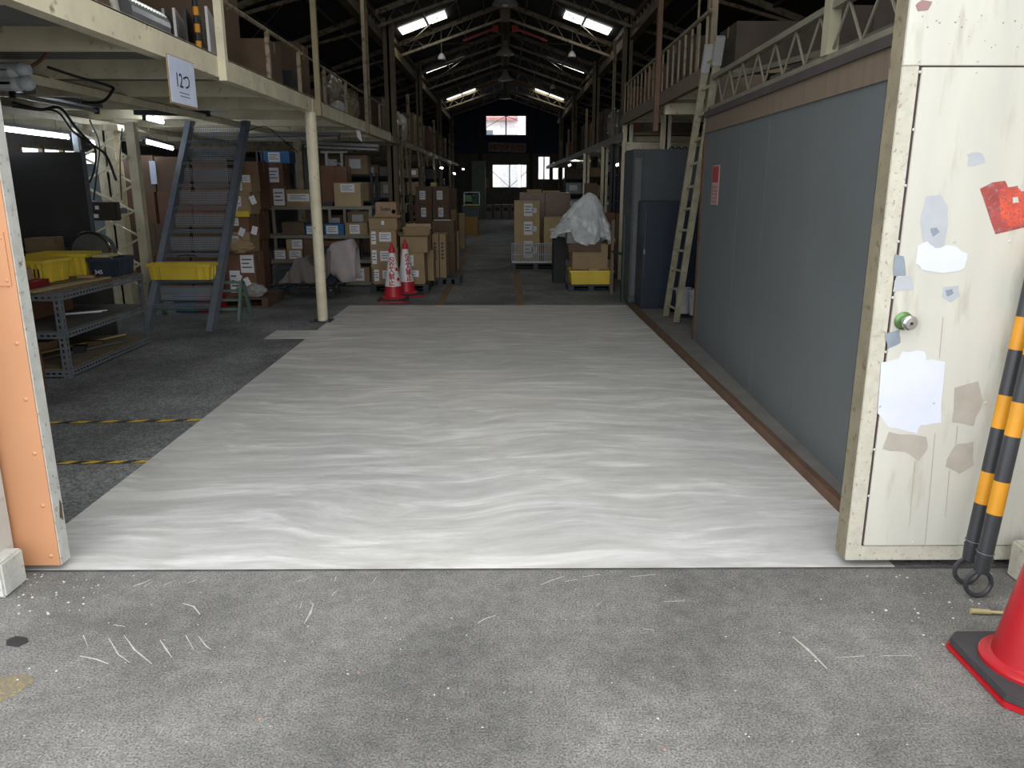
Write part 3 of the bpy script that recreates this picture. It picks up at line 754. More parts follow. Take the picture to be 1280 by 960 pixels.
# cross braces (thin rods) and red braces near the ridge
BR = mat('pale_brace_wire', (150, 144, 128), .5)
REDB = mat('red_brace_paint', (150, 40, 34), .5)
for i, (a, b) in enumerate((((.3, 15.0), (2.1, 18.2)), ((-.3, 15.0), (-2.1, 18.2)), ((2.2, 18.2), (.6, 21.3)), ((-2.2, 18.2), (-.6, 21.3)), ((.3, 21.3), (2.1, 24.4)), ((-.3, 21.3), (-2.1, 24.4)), ((-2.9, 12), (-5.2, 15)), ((-5.2, 8.5), (-2.8, 12)))):
    tag(MB().tube((a[0], a[1], roofz(a[0]) - .12), (b[0], b[1], roofz(b[0]) - .12), .009, 5).build('brace_rod', BR), 'diagonal brace rod under the %s roof slope, %s along the row' % ('right' if a[0] > 0 else 'left', ORD[i]), 'brace')
for i, y in enumerate((18.9, 27.9)):
    for s, side in ((-1, 'left'), (1, 'right')):
        o = tag(MB().bar((s*.22, y, RZ - .42), (s*.95, y, RZ - .68), .03, .05).build('red_brace', REDB), 'red painted brace %s of the ridge, %s pair' % (side, ['nearer', 'farther'][i]), 'brace')
        MB().box(s*.22 - .07, s*.22 + .07, y - .04, y + .03, RZ - .50, RZ - .36).build('bracket', REDB, o)
# lamps hung along the ridge
for i, y in enumerate((14.2, 19.4, 24.0, 29.0)):
    t = thing('pendant_lamp', 'unlit bell lamp hanging under the ridge, %s from the entrance' % ORD[i], 'lamp', (0, y, RZ - .9))
    MB().tube((0, y, RZ - .09), (0, y, RZ - .62), .012, 6).build('cord', BLACK, t)
    MB().lathe((0, y, RZ - .90), [(.22, 0), (.20, .05), (.10, .14), (.06, .22), (.05, .30), (0, .30)], 20).build('lamp_shade', mat('lamp_grey', (120, 118, 110), .4), t, smooth=True)
    MB().lathe((0, y, RZ - .93), [(0, 0), (.05, .02), (.06, .06), (.03, .1)], 12).build('bulb', WHITEP, t, smooth=True)
for i, (px, py, Y) in enumerate(((552, 70, 18.5), (715, 67, 18.5), (691, 108, 26))):
    q = P(px, py, Y)
    t = thing('spot_lamp', ['small floodlight on the left roof slope', 'small floodlight on the right roof slope, nearer', 'small floodlight on the right roof slope, farther'][i], 'lamp', q)
    MB().tube(q + Vector((0, 0, .05)), Vector((q.x, Y, roofz(q.x) - .01)), .012, 6).build('stem', BR, t)
    MB().lathe(q - Vector((0, 0, .07)), [(.09, 0), (.08, .05), (.04, .12), (0, .12)], 14).build('lamp_shade', WHITEP, t, smooth=True)

# ================================================================== OBJECT BUILDERS
MISC = []
def carton(label, X0, X1, Y0, dep, z0, z1, m=None, tag_=None, rz=0, tape=True, group=None, ink=False, lines=True, name='cardboard_box'):
    """tag_: (u0,u1,v0,v1) fractions of the front for a paper label, or list of them"""
    m = m or CARD
    cx, cy = (X0 + X1) / 2, Y0 + dep / 2
    R = Matrix.Rotation(rz, 3, 'Z')
    def q(v): return Vector((cx, cy, 0)) + R @ (Vector(v) - Vector((cx, cy, 0)))
    def qb(mb): mb.v = [q(a) for a in mb.v]; return mb
    g = .0015; zb = z0 + g; zt_ = z1 - .004
    mb = MB().box(X0, X1, Y0, Y0 + dep, zb, zt_)
    # four top flaps with a middle seam
    mb.box(X0 + .003, X1 - .003, Y0 + .003, cy - .003, zt_, z1).box(X0 + .003, X1 - .003, cy + .003, Y0 + dep - .003, zt_, z1)
    o = tag(qb(mb).build(name, m, origin=(cx, cy, z0)), label, 'box', group)
    if tape:
        tw = min(.025, (X1 - X0) * .1)
        tb = MB(); h = (z1 - z0)
        tb.box(X0 - .001, X1 + .001, cy - tw, cy + tw, z1, z1 + .001)
        tb.box(X1, X1 + .001, cy - tw, cy + tw, z1 - h * .2, z1).box(X0 - .001, X0, cy - tw, cy + tw, z1 - h * .2, z1)
        qb(tb).build('tape', TAPE, o)
    if tag_:
        for tg in (tag_ if isinstance(tag_, list) else [tag_]):
            u0, u1, v0, v1 = tg; W, H = X1 - X0, z1 - z0
            a, b, c, d = X0 + u0*W, X0 + u1*W, z0 + v0*H, z0 + v1*H
            lb = qb(MB().box(a, b, Y0 - .002, Y0 - .0005, c, d)).build('shipping_label', PAPER, o)
            if lines:
                ib = MB()
                for k in range(3):
                    zz = d - (d - c) * (.25 + .22 * k); ib.box(a + (b-a)*.1, a + (b-a)*(.85 - .2*(k % 2)), Y0 - .0026, Y0 - .002, zz - (d-c)*.03, zz + (d-c)*.03)
                qb(ib).build('print', INK, lb)
    return o
def cpx(label, x0, x1, ytop, Y, dep, z0, ybot=None, **k):
    """carton whose front face sits at depth Y and spans pixel columns x0..x1; top edge at row ytop"""
    a = P(x0, ytop, Y); b = P(x1, ytop, Y)
    if z0 is None: z0 = P(x0, ybot, Y).z
    return carton(label, a.x, b.x, Y, dep, z0, a.z, **k), a.z
def pallet(label, x0, x1, y0, y1, h=.12, m=None, z0=0):
    m = m or BLACK
    t = thing('pallet', label, 'pallet', ((x0+x1)/2, (y0+y1)/2, z0))
    n = 5
    for i in range(n):
        a = y0 + (y1 - y0) * i / n
        MB().box(x0, x1, a + .01, a + (y1 - y0) / n - .01, z0 + h - .022, z0 + h).build('deck_board', m, t)
    for i in range(3):
        a = x0 + (x1 - x0 - .08) * i / 2
        MB().box(a, a + .08, y0, y1, z0 + .02, z0 + h - .022).build('stringer', m, t)
    for a in (y0, (y0+y1)/2 - .04, y1 - .08): MB().box(x0, x1, a, a + .08, z0, z0 + .02).build('bottom_board', m, t)
    return t
def bin_(label, x0, x1, y0, y1, z0, h, m, rz=0, cat='bin'):
    cx, cy = (x0+x1)/2, (y0+y1)/2; R = Matrix.Rotation(rz, 3, 'Z')
    def qb(mb):
        mb.v = [Vector((cx, cy, 0)) + R @ (a - Vector((cx, cy, 0))) for a in mb.v]; return mb
    t = thing('plastic_bin', label, cat, (cx, cy, z0))
    tp = .016; w_ = .006; zz = z0 + h
    a, b, c, d = x0 + tp, x1 - tp, y0 + tp, y1 - tp
    mb = MB()
    mb.prism([(a, c, z0), (b, c, z0), (b, d, z0), (a, d, z0)], (0, 0, w_))
    outer = [((a, c), (b, c), (x0, y0), (x1, y0)), ((b, c), (b, d), (x1, y0), (x1, y1)), ((b, d), (a, d), (x1, y1), (x0, y1)), ((a, d), (a, c), (x0, y1), (x0, y0))]
    for (p0, p1, q0, q1) in outer:
        n = Vector((p1[1]-p0[1], -(p1[0]-p0[0]), 0)).normalized() * -w_
        P0, P1, Q0, Q1 = Vector((*p0, z0)), Vector((*p1, z0)), Vector((*q0, zz)), Vector((*q1, zz))
        mb.prism([P0, P1, Q1, Q0], n)
    qb(mb).build('body', m, t)
    r = MB(); o_ = .012
    r.box(x0 - o_, x1 + o_, y0 - o_, y0 + .004, zz - .03, zz).box(x0 - o_, x1 + o_, y1 - .004, y1 + o_, zz - .03, zz).box(x0 - o_, x0 + .004, y0, y1, zz - .03, zz).box(x1 - .004, x1 + o_, y0, y1, zz - .03, zz)
    qb(r).build('rim', m, t)
    W = x1 - x0
    for f in (.08, .2, .8, .92):
        x = x0 + W * f
        qb(MB().prism([(x - .006, y0 + tp, z0), (x + .006, y0 + tp, z0), (x + .006, y0 - .002, zz - .03), (x - .006, y0 - .002, zz - .03)], (0, -.014, 0))).build('rib', m, t)
    for f in (.3, .7):
        y = y0 + (y1 - y0) * f
        qb(MB().prism([(x1 - tp, y - .006, z0), (x1 - tp, y + .006, z0), (x1 + .002, y + .006, zz - .03), (x1 + .002, y - .006, zz - .03)], (.012, 0, 0))).build('rib', m, t)
    return t
def stack(where, px0, px1, tops, Y, dep, z0, mats=None, tags=None, group=None, jit=0.0):
    z = z0; n = len(tops)
    for i, yt in enumerate(tops):
        m = mats[i % len(mats)] if mats else CARD
        tg = tags[i % len(tags)] if tags else None
        pos = 'lowest' if i == 0 else ('topmost' if i == n - 1 else ORD[i] + ' up')
        dx = random.uniform(-jit, jit)
        o, z = cpx('cardboard box, %s %s' % (pos if n > 1 else 'single', where), px0 + dx, px1 + dx, yt, Y, dep, z, m=m, tag_=tg, group=group)
    return z

# ================================================================== LEFT WORK AREA
# slotted-angle bench
BX0, BX1, BY0, BY1, BH = -4.35, -3.47, 6.06, 7.50, .68
t = thing('slotted_angle_bench', 'grey slotted-angle steel bench with plywood top and two lower shelves', 'bench', ((BX0+BX1)/2, (BY0+BY1)/2, 0))
levels = (.055, .36, BH - .02)
for (x, y, sx, sy) in ((BX1, BY0, -1, 1), (BX1, BY1, -1, -1), (BX0, BY0, 1, 1), (BX0, BY1, 1, -1)):
    mb = MB(); mb.plate((x, y, 0), (sx * .05, 0, 0), (0, 0, BH), 1, 14, .34, .6, .003); mb.plate((x, y, 0), (0, sy * .05, 0), (0, 0, BH), 1, 14, .34, .6, .003)
    mb.build('leg', STEELG, t)
for z in levels:
    for (x, s) in ((BX1 + .004, 1), (BX0, 1)):
        mb = MB(); mb.plate((x, BY0, z - .04), (0, BY1 - BY0, 0), (0, 0, .05), 30, 1, .6, .3, .003); mb.build('shelf_beam', STEELG, t)
    for y in (BY0 - .004, BY1):
        mb = MB(); mb.plate((BX0, y, z - .04), (BX1 - BX0, 0, 0), (0, 0, .05), 18, 1, .6, .3, .003); mb.build('shelf_beam', STEELG, t)
for z, m in zip(levels, (WOODTOP, mat('grey_shelf_board', (96, 94, 90), .7), WOODTOP)):
    MB().box(BX0 + .004, BX1 - .004, BY0 + .004, BY1 - .004, z + .010, z + .022).build('shelf_board', m, t)
ZBT = BH + .002
MB().box(BX0 + .1, BX1 - .02, BY0 + .02, BY1 - .05, ZBT, ZBT + .008).build('plywood_sheet', WOODTOP, t)
ZB2 = ZBT + .008
tag(MB().prism([(-3.72, 6.0, ZB2), (-3.62, 6.0, ZB2), (-3.52, 7.0, ZB2), (-3.60, 7.0, ZB2)], (0, 0, .012)).build('wood_strip', WOODL), 'long pale wood strip lying on the bench top', 'wood strip')
tag(MB().obox((-3.75, 7.02, ZB2 + .01), (.14, .05, .02), .2).build('wood_offcut', WOODL), 'small wood offcut in front of the navy bin on the bench', 'offcut')
y1 = bin_('yellow plastic bin with black writing at the left end of the bench', -4.33, -3.86, 6.62, 6.98, ZB2, .19, YEL, rz=-.1)
text_at('Vol1', .1, Vector((-3.99, 6.598, ZB2 + .085)), (1, -.1, 0), (0, 0, 1), .002).build('writing', INK, y1)
bin_('yellow plastic bin on the bench next to the navy bin', -4.30, -3.80, 7.12, 7.42, ZB2, .205, YEL, rz=.06)
nb = bin_('navy plastic bin at the far end of the bench', -3.77, -3.50, 7.12, 7.44, ZB2, .165, NAVY)
text_at('345', .05, Vector((-3.68, 7.112, ZB2 + .04)), (1, 0, 0), (0, 0, 1), .001).build('number', PAPER, nb)
tag(MB().box(-3.74, -3.60, 7.15, 7.35, ZB2 + .167, ZB2 + .19).build('cream_block', mat('cream_plastic', (190, 180, 120), .5)), 'cream block lying across the navy bin', 'block')
o, _ = None, None
tag(MB().box(-4.15, -3.78, 6.18, 6.50, ZB2, ZB2 + .055).build('red_tray', mat('dark_red_tray', (128, 30, 40), .5)), 'dark red tray at the near corner of the bench', 'tray')
carton('small open brown carton sitting on the red tray', -4.1, -3.86, 6.2, .22, ZB2 + .056, ZB2 + .15, m=CARD)
mb = MB(); c = Vector((-3.98, 6.34, ZB2 + .2))
for r_, tl in ((.07, .3), (.06, -.5), (.075, .9)):
    mb.path([c + Matrix.Rotation(tl, 3, 'X') @ Vector((r_ * math.cos(a), .02 * math.sin(2*a), r_ * .7 * math.sin(a))) for a in [2*PI*k/20 for k in range(20)]], .004, 5, closed=True)
tag(mb.build('coiled_wire', GREENP), 'coil of thin grey wire on the small brown carton', 'wire')
cb, _ = cpx('brown carton behind the yellow bins at the left edge', 30, 58, 298, 7.9, .3, None, ybot=345), 0
# cable reel
rc = P(112, 303, 7.75)
t = thing('cable_reel', 'round metal cable reel behind the yellow bins', 'cable reel', (rc.x, rc.y, 0))
MT = Matrix.Rotation(PI/2, 3, 'X')
for dy in (0, .12): MB().lathe((rc.x, rc.y + dy, .845), [(.20, -.004), (.20, .004), (.05, .006), (0, .006)], 28, MT).build('reel_flange', GALV, t, smooth=True)
MB().lathe((rc.x, rc.y + .12, .845), [(.15, 0), (.15, .12)], 24, MT).build('wound_cable', BLACK, t, smooth=True)
MB().lathe((rc.x, rc.y - .004, .845), [(.21, -.004), (.215, 0), (.21, .006), (.185, .006), (.185, -.004), (.21, -.004)], 28, MT).build('reel_rim', CHROME, t, smooth=True)
# stand below the reel
tag(MB().box(-4.6, -4.02, 7.65, 8.0, 0, .64).build('low_cabinet', DARKBOARD), 'dark low cabinet behind the bench carrying the cable reel', 'cabinet')
# things on lower shelves
o = tag(MB().box(-4.2, -4.02, 6.75, 6.9, levels[0] + .023, levels[0] + .10).build('small_carton', CARD), 'small brown carton on the bottom shelf of the bench', 'box')
tag(MB().tube((-4.1, 6.25, levels[0] + .045), (-3.66, 7.42, levels[0] + .045), .01, 8).build('wood_rod', WOODL), 'long pale rod on the bottom shelf of the bench', 'rod')
tag(MB().tube((-3.98, 6.15, levels[0] + .035), (-3.55, 7.1, levels[0] + .035), .009, 8).build('wood_rod', mat('grey_rod', (120, 120, 118), .4, .5)), 'grey metal rod on the bottom shelf of the bench', 'rod')
tag(MB().obox((-3.72, 6.7, levels[0] + .055), (.09, .09, .06), .3).build('black_block', BLACK), 'black tool block on the bottom shelf of the bench', 'tool')
tag(MB().obox((-3.72, 6.98, levels[0] + .047), (.12, .06, .045), .2).build('wood_block', WOODB), 'orange-brown wood block on the bottom shelf of the bench', 'wood block')
for k in range(2):
    tag(MB().obox((-3.78 + k * .03, 6.9 + k * .04, levels[1] + .03 + k * .006), (.04, .34, .006), .12 - 1.1).build('white_strip', PAPER), ['white strip on the middle shelf of the bench, under another', 'white strip on the middle shelf of the bench, on top'][k], 'strip')
tag(MB().box(-4.25, -4.0, 6.4, 7.2, levels[1] + .023, levels[1] + .2).build('long_box', CARD_R), 'reddish long box deep on the middle shelf of the bench', 'box')
pr = thing('rusty_drum', 'rusty brown drum standing before the bench beside the orange door', 'drum', (-3.62, 5.75, 0))
MB().lathe((-3.60, 5.70, 0), [(.13, 0), (.135, .02), (.125, .04), (.135, .17), (.125, .3), (.13, .33), (.12, .335), (0, .33)], 24).build('body', mat('rusty_brown', (104, 72, 52), .7, var=.25, scale=8), pr, smooth=True)

# big dark board
t = thing('dark_board', 'big dark grey board standing behind the bench on the left', 'board', (-4.9, 8.1, 0))
q0, q1 = P(-30, 190, 8.4), P(104, 190, 8.4)
MB().box(q0.x, q1.x - .02, 8.4, 8.43, .0, q1.z).build('panel', DARKBOARD, t)
MB().box(q1.x - .02, q1.x, 8.39, 8.44, 0, q1.z + .02).build('frame_edge', STEELG, t)
MB().box(q0.x, q1.x, 8.39, 8.44, .82, .85).build('ledge', GALV, t)
# laced column
cA, cB = P(112, 300, 9.2).x, P(180, 300, 9.2).x
t = thing('laced_column', 'cream laced steel column with zigzag bars behind the bench', 'column', ((cA + cB) / 2, 9.2, 0))
MB().box(cA - .03, cA + .03, 9.17, 9.23, 0, ZU - .08).build('chord', STEELG, t)
MB().box(cB - .05, cB + .05, 9.15, 9.25, 0, ZU - .08).build('chord', CREAM, t)
z = .3; s = 1
while z < 2.0:
    a, b = (cA, cB - .05) if s > 0 else (cB - .05, cA)
    MB().bar((a, 9.14, z), (b, 9.14, z + .30), .02, .03, up=(0, 1, 0)).build('lacing_bar', CREAM, t)
    MB().bar((b, 9.26, z), (a, 9.26, z + .30), .02, .03, up=(0, 1, 0)).build('lacing_bar', CREAM, t)
    z += .30; s = -s
xi = P(148, 300, 9.6).x
tag(MB().box(xi - .11, xi + .11, 9.55, 9.57, 0, 2.1).box(xi - .11, xi + .11, 9.70, 9.72, 0, 2.1).box(xi - .012, xi + .012, 9.55, 9.72, 0, 2.1).box(xi - .2, xi + .2, 9.5, 9.75, 2.1, ZU - .08).build('h_column', CREAM), 'cream H-section column behind the laced column', 'column')
# switch box with cables
sb = P(127, 264, 8.9)
t = thing('switch_box', 'dark brown electrical switch box with white labels behind the bench', 'switch box', (sb.x, 8.9, sb.z - .1))
MB().box(sb.x - .19, sb.x + .19, 8.85, 8.95, sb.z - .1, sb.z + .1).build('housing', mat('brown_metal', (62, 54, 46), .5), t, bevel=.008)
for dx, dz, w_ in ((-.12, .03, .04), (-.02, .04, .04), (-.04, -.05, .05)): MB().box(sb.x + dx - w_/2, sb.x + dx + w_/2, 8.846, 8.85, sb.z + dz - .02, sb.z + dz + .02).build('label_plate', PAPER, t)
MB().box(sb.x - .28, sb.x - .2, 8.86, 8.93, sb.z - .09, sb.z + .05).build('socket', mat('ivory', (190, 184, 150), .5), t)
MB().box(sb.x - .01, sb.x + .17, 8.95, 9.15, sb.z - .03, sb.z + .03).build('bracket', STEELG, t)
gz = P(130, 225, 10.2)
tag(MB().box(gz.x - .22, gz.x + .10, 10.2, 10.4, 0, 1.75).build('pale_cabinet', mat('pale_blue_grey', (140, 150, 154), .5)), 'pale blue-grey cabinet glimpsed behind the zigzag column', 'cabinet')
# cables bundles
def cable(pts, label, r=.008, m=None, name='cable'):
    # catmull smooth
    P_ = [Vector(p) for p in pts]; out = []
    for i in range(len(P_) - 1):
        p0, p1, p2, p3 = P_[max(i-1, 0)], P_[i], P_[i+1], P_[min(i+2, len(P_)-1)]
        for k in range(6):
            u = k / 6; out.append(.5 * ((2*p1) + (-p0+p2)*u + (2*p0-5*p1+4*p2-p3)*u*u + (-p0+3*p1-3*p2+p3)*u*u*u))
    out.append(P_[-1])
    return tag(MB().path(out, r, 6).build(name, m or BLACK, smooth=True), label, 'cable')
cable([P(15, 128, 7.2), P(50, 137, 7.3), P(75, 135, 7.5), P(95, 160, 7.8), P(115, 180, 8.2), P(133, 195, 8.6), P(145, 225, 9.0)], 'thick black cable sagging under the mezzanine toward the zigzag column', .014)
cable([P(15, 133, 7.2), P(45, 137, 7.3), P(72, 140, 7.5), P(92, 165, 7.8), P(118, 185, 8.2), P(117, 215, 8.6), P(105, 240, 8.7)], 'black cable bending down to the switch box', .010)
cable([P(60, 84, 5.6), P(100, 97, 5.9), P(138, 108, 6.2), P(140, 114, 6.2), P(128, 127, 6.3), P(104, 128, 6.4)], 'black hose hooked under the near mezzanine joists', .011)
cable([P(38, 84, 5.5), P(52, 74, 5.6), P(64, 60, 5.65)], 'short brown cable tying the white tubes to a joist', .012, CARD_R)
cable([P(117, 250, 8.8), P(121, 215, 8.85), P(124, 180, 8.9), P(112, 150, 8.9)], 'vertical black cable above the switch box', .009)
cable([P(160, 60, 9), P(152, 250, 9.05), P(150, 200, 9.05), P(153, 160, 9.05)][1:], 'thin cable running up beside the zigzag column', .007)
cable([P(300, 168, 9.8), P(330, 158, 9.9), P(350, 172, 10.0), P(372, 190, 10.2)], 'thin black wire drooping under the mezzanine behind the stair', .006)
# two bundled white bottles/tubes at top left
q = P(24, 96, 5.4)
t = thing('white_tube_bundle', 'bundle of white capped tubes strapped under the mezzanine at far left', 'tubes', q)
for dx, dz in ((-.02, .03), (.05, .045), (-.01, -.045), (.06, -.04)):
    MB().tube(q + Vector((dx - .35, -.0, dz)), q + Vector((dx - .03, 0, dz)), .042, 12).build('tube', mat('white_tube', (176, 182, 184), .4), t, smooth=True)
    MB().lathe(q + Vector((dx - .03, 0, dz)), [(.046, 0), (.046, .03), (.03, .055), (0, .06)], 12, Matrix.Rotation(PI/2, 3, 'Y')).build('cap', mat('pale_cap', (196, 204, 208), .4), t, smooth=True)
MB().tube(q + Vector((.0, 0, .09)), q + Vector((.0, 0, ZU - .0 - q.z)), .006, 6).build('strap', BLACK, t)
# fluorescent fittings
def tube_light(label, a, b, lit=True):
    a, b = Vector(a), Vector(b)
    t = thing('fluorescent_light', label, 'light', (a + b) / 2)
    d = (b - a).normalized()
    MB().bar(a + Vector((0, 0, .05)), b + Vector((0, 0, .05)), .07 if lit else .12, .04).build('housing', mat('fitting_grey', (110, 112, 112), .5), t)
    MB().tube(a + d*.03, b - d*.03, .018, 10).build('tube', TUBEM if lit else mat('unlit_tube', (150, 150, 148), .3), t, smooth=True)
    MB().bar(a, a + d*.03, .04, .06).build('lamp_holder', BLACK, t); MB().bar(b - d*.03, b, .04, .06).build('lamp_holder', BLACK, t)
    for f in (.2, .8):
        c = a.lerp(b, f); MB().tube(c + Vector((0, 0, .06)), (c.x, c.y, ZT - .005 if c.y < 14.7 else ZU + .04), .004, 5).build('hanger', GALV, t)
tube_light('lit fluorescent tube above the dark board', P(0, 161, 8.2), P(87, 172, 9.3))
tube_light('lit fluorescent tube glimpsed left of the cream H column', P(109, 178, 10.3), P(133, 182, 11.2))
tube_light('lit fluorescent tube between the zigzag column and the stair', P(180, 177, 10.7), P(216, 186, 12.0))
tube_light('slim lit tube high between the zigzag column and the stair', P(180, 147, 9.4), P(204, 153, 10.3))
tube_light('unlit long fluorescent fitting near the orange door', P(14, 118, 7.0), P(122, 139, 8.4), False)
tube_light('unlit fluorescent fitting right of the stair top', P(305, 174, 11.2), P(425, 172, 11.25), False)
tube_light('unlit dark fitting to the right of the round post', P(378, 183, 12.0), P(474, 187, 12.05), False)
# flat bar under the beam above the stair
tag(MB().bar(P(168, 140, 9.12), P(262, 142, 9.12), .05, .06).build('dark_bar', mat('navy_bar', (32, 36, 44), .5)), 'dark bar fixed under the mezzanine above the stair', 'bar')
tag(MB().bar(P(262, 139, 9.3), P(284, 140, 9.3), .03, .02).build('white_strip', PAPER), 'short white strip beside the dark bar above the stair', 'strip')
# hanging paper sign on the edge beam
sp = [(209, 77), (235, 85), (240.5, 129), (217, 122)]
pts = [P(*sp[0], 4.6), P(*sp[1], 5.0), P(*sp[2], 5.0), P(*sp[3], 4.6)]
ya, yb = 5.06, 5.48
za, zb_ = ZU + .0, 1.98
t = thing('paper_notice', 'white handwritten paper notice hanging from the mezzanine edge beam', 'notice', (MXL + .012, (ya+yb)/2, zb_))
MB().box(MXL + .002, MXL + .010, ya, yb, zb_, ZU + .015).build('backing_card', CARD, t)
MB().box(MXL + .010, MXL + .013, ya + .01, yb - .01, zb_ + .01, ZU + .01).build('paper_sheet', PAPERB, t)
text_at('12つ', .12, (MXL + .0135, (ya+yb)/2, 2.13), (0, 1, 0), (0, 0, 1), 0, .2).build('writing', INK, t)
MB().box(MXL + .013, MXL + .0138, ya + .13, yb - .13, 2.055, 2.059).box(MXL + .013, MXL + .0138, ya + .14, yb - .12, 2.035, 2.039).build('underline', INK, t)
tag(MB().prism([P(443, 158, 11.6), P(449, 158, 11.6), P(453, 178, 11.6), P(447, 172, 11.6)], (0, .004, 0)).build('torn_paper', PAPER), 'white torn strip dangling from the left mezzanine edge', 'paper')

# ---- stair ladder
t = thing('stair_ladder', 'steep blue-grey steel stair with perforated treads up to the mezzanine', 'stair', (-3.48, 9, 0))
SX0, SX1 = -3.80, -3.13
y0s, y1s, zs1 = 8.12, 9.86, 2.24
sl = Vector((0, y1s - y0s, zs1)).normalized()
for x in (SX0, SX1):
    mb = MB()
    a, b = Vector((x, y0s, 0)), Vector((x, y1s, zs1))
    w_ = .12; yy = w_ / sl.z
    mb.prism([(x - .032, y0s, 0), (x - .032, y0s + yy, 0), (x - .032, y1s + yy, zs1), (x - .032, y1s, zs1)], (.064, 0, 0))
    mb.build('stringer', STAIR, t)
for i in range(8):
    z = .25 * (i + 1); y = y0s + (y1s - y0s) * z / zs1
    mb = MB(); mb.plate((SX0 + .02, y - .01, z), (SX1 - SX0 - .04, 0, 0), (0, .17, 0), 22, 4, .55, .55, .003)
    mb.plate((SX0 + .02, y - .01, z - .03), (SX1 - SX0 - .04, 0, 0), (0, 0, .032), 26, 1, .5, .5, .003)
    mb.build('tread', STAIR, t)
    mb = MB(); mb.plate((SX0 + .05, y + .17, z + .03), (SX1 - SX0 - .1, 0, 0), (0, 0, .15), 26, 6, .6, .6, .002)
    mb.build('riser', mat('riser_grey', (138, 144, 152), .45, .1), t)
bin_('yellow plastic bin placed on a lower tread of the stair', -3.82, -3.16, 8.40, 8.62, .505, .17, YEL)
tag(MB().path([P(222 + 12 + 12*math.cos(a), 321.5 - 3*math.sin(a), 8.5) for a in [PI*k/8 for k in range(9)]], .006, 5).build('handle_loop', BLACK), 'black strap end showing over the bin on the stair', 'strap')
# green step stool behind the stair foot
t = thing('step_stool', 'pale green folding step stool behind the foot of the stair', 'step stool', (-3.3, 8.9, 0))
for x in (-4.05, -3.03):
    MB().prism([(x, 8.72, 0), (x, 8.78, 0), (x, 8.95, .42), (x, 8.90, .42)], (.03, 0, 0)).build('leg', GREENP, t)
    MB().prism([(x, 9.16, 0), (x, 9.22, 0), (x, 9.0, .42), (x, 8.95, .42)], (.03, 0, 0)).build('leg', GREENP, t)
for z in (.11, .21, .31, .40): MB().box(-4.05, -3.0, 8.78 + z*.35, 8.84 + z*.35, z, z + .025).build('rung', GREENP, t)
# crates glimpsed behind stair foot
tag(MB().box(-4.0, -3.76, 9.4, 9.7, 0, .2).build('blue_crate', BLUE), 'low blue crate glimpsed behind the stair foot', 'crate')
tag(MB().box(-3.74, -3.48, 9.4, 9.7, 0, .2).build('red_crate', REDD), 'low red crate glimpsed behind the stair foot', 'crate')

# big cartons behind the stair
for col, (x0, x1, mm, nm) in enumerate(((150, 192, CARD_R, 'left'), (194, 236, CARD_R, 'middle'), (238, 282, CARD_R, 'right'))):
    stack('of the %s column behind the stair' % nm, x0, x1, [320, 280, 240, 194 + col * 2], 10.9, .6, 0, mats=[mm, CARD_D], jit=2)
stack('of the narrow column right of the stair top', 294.5, 322, [300, 262, 202], 11.2, .5, 0, mats=[CARD_R])
q = P(185, 206, 10.88)
tag(MB().box(q.x + .02, q.x + .10, 10.87, 10.885, q.z - .25, q.z + .05).build('hanging_tag', PAPERB), 'pale blue slip hanging on the carton beside the zigzag column', 'tag')
# pallet of untidy cartons right of stair
pl_ = pallet('brown wooden pallet under the ragged cartons right of the stair', -3.62, -2.98, 9.75, 10.5, .12, WOODB)
z = .12
for i, (a, b, yt, m) in enumerate(((281, 318, 316, CARD_R), (280, 312, 290, CARD), (282, 310, 268, CARD_R), (286, 312, 240, CARD), (292, 313, 218, CARD))):
    o, z = cpx('ragged brown carton right of the stair, %s in its stack' % ['lowest', 'second', 'third', 'fourth', 'topmost'][i], a, b, yt, 9.85 + i*.02, .35, z, m=m, tag_=[(.5, .95, .55, .95), (.1, .45, .1, .6)] if i in (0, 4) else (.15, .55, .35, .8))
tag(MB().box(P(288, 266, 9.8).x, P(311, 266, 9.8).x, 9.79, 9.84, P(288, 271, 9.8).z, P(288, 264, 9.8).z).build('yellow_strip', YEL), 'yellow strip across the ragged carton stack right of the stair', 'strip')
def crumple(c, s, m, label, name, cat, amp=.25, sub=4, seed=0, fq=3.0):
    bm = bmesh.new(); bmesh.ops.create_icosphere(bm, subdivisions=sub, radius=1)
    for v in bm.verts:
        n = noise.noise(v.co * fq + Vector((seed, 0, 0))); n2 = abs(noise.noise(v.co * fq * 2.3 + Vector((0, seed, 0))))
        v.co *= 1 + amp * n - amp * .8 * n2
        v.co = Vector((v.co.x * s[0], v.co.y * s[1], max(v.co.z, -.82) * s[2]))
    zmin = min(v.co.z for v in bm.verts)
    me = bpy.data.meshes.new(name); bm.to_mesh(me); bm.free(); me.materials.append(m)
    me.polygons.foreach_set('use_smooth', [True] * len(me.polygons))
    o = bpy.data.objects.new(name, me); C.objects.link(o); o.location = Vector(c) - Vector((0, 0, zmin))
    return tag(o, label, cat)
crumple((P(300, 304, 9.78).x, 9.76, P(300, 316, 9.8).z), (.17, .08, .09), CARD, 'crumpled brown packing paper bulging from the carton stack', 'crumpled_paper', 'paper', .4, 4, 3)
crumple((P(312, 366, 9.78).x, 9.83, .123), (.19, .07, .1), BAGM, 'clear plastic bag slumped on the wooden pallet', 'plastic_bag', 'bag', .3, 4, 6)
for i, (x, y) in enumerate(((302, 290), (293, 262), (316, 250), (318, 288), (298, 348), (309, 352))):
    q = P(x, y, 9.77)
    MT_ = Matrix.Rotation(random.uniform(-.5, .5), 3, 'Y')
    tag(MB().obox(q, (.07, .003, .1), M=MT_).build('paper_tag', PAPER), 'white paper tag on the ragged cartons by the stair, %s from the top' % ORD[[3, 1, 0, 2, 4, 5][i]], 'tag')
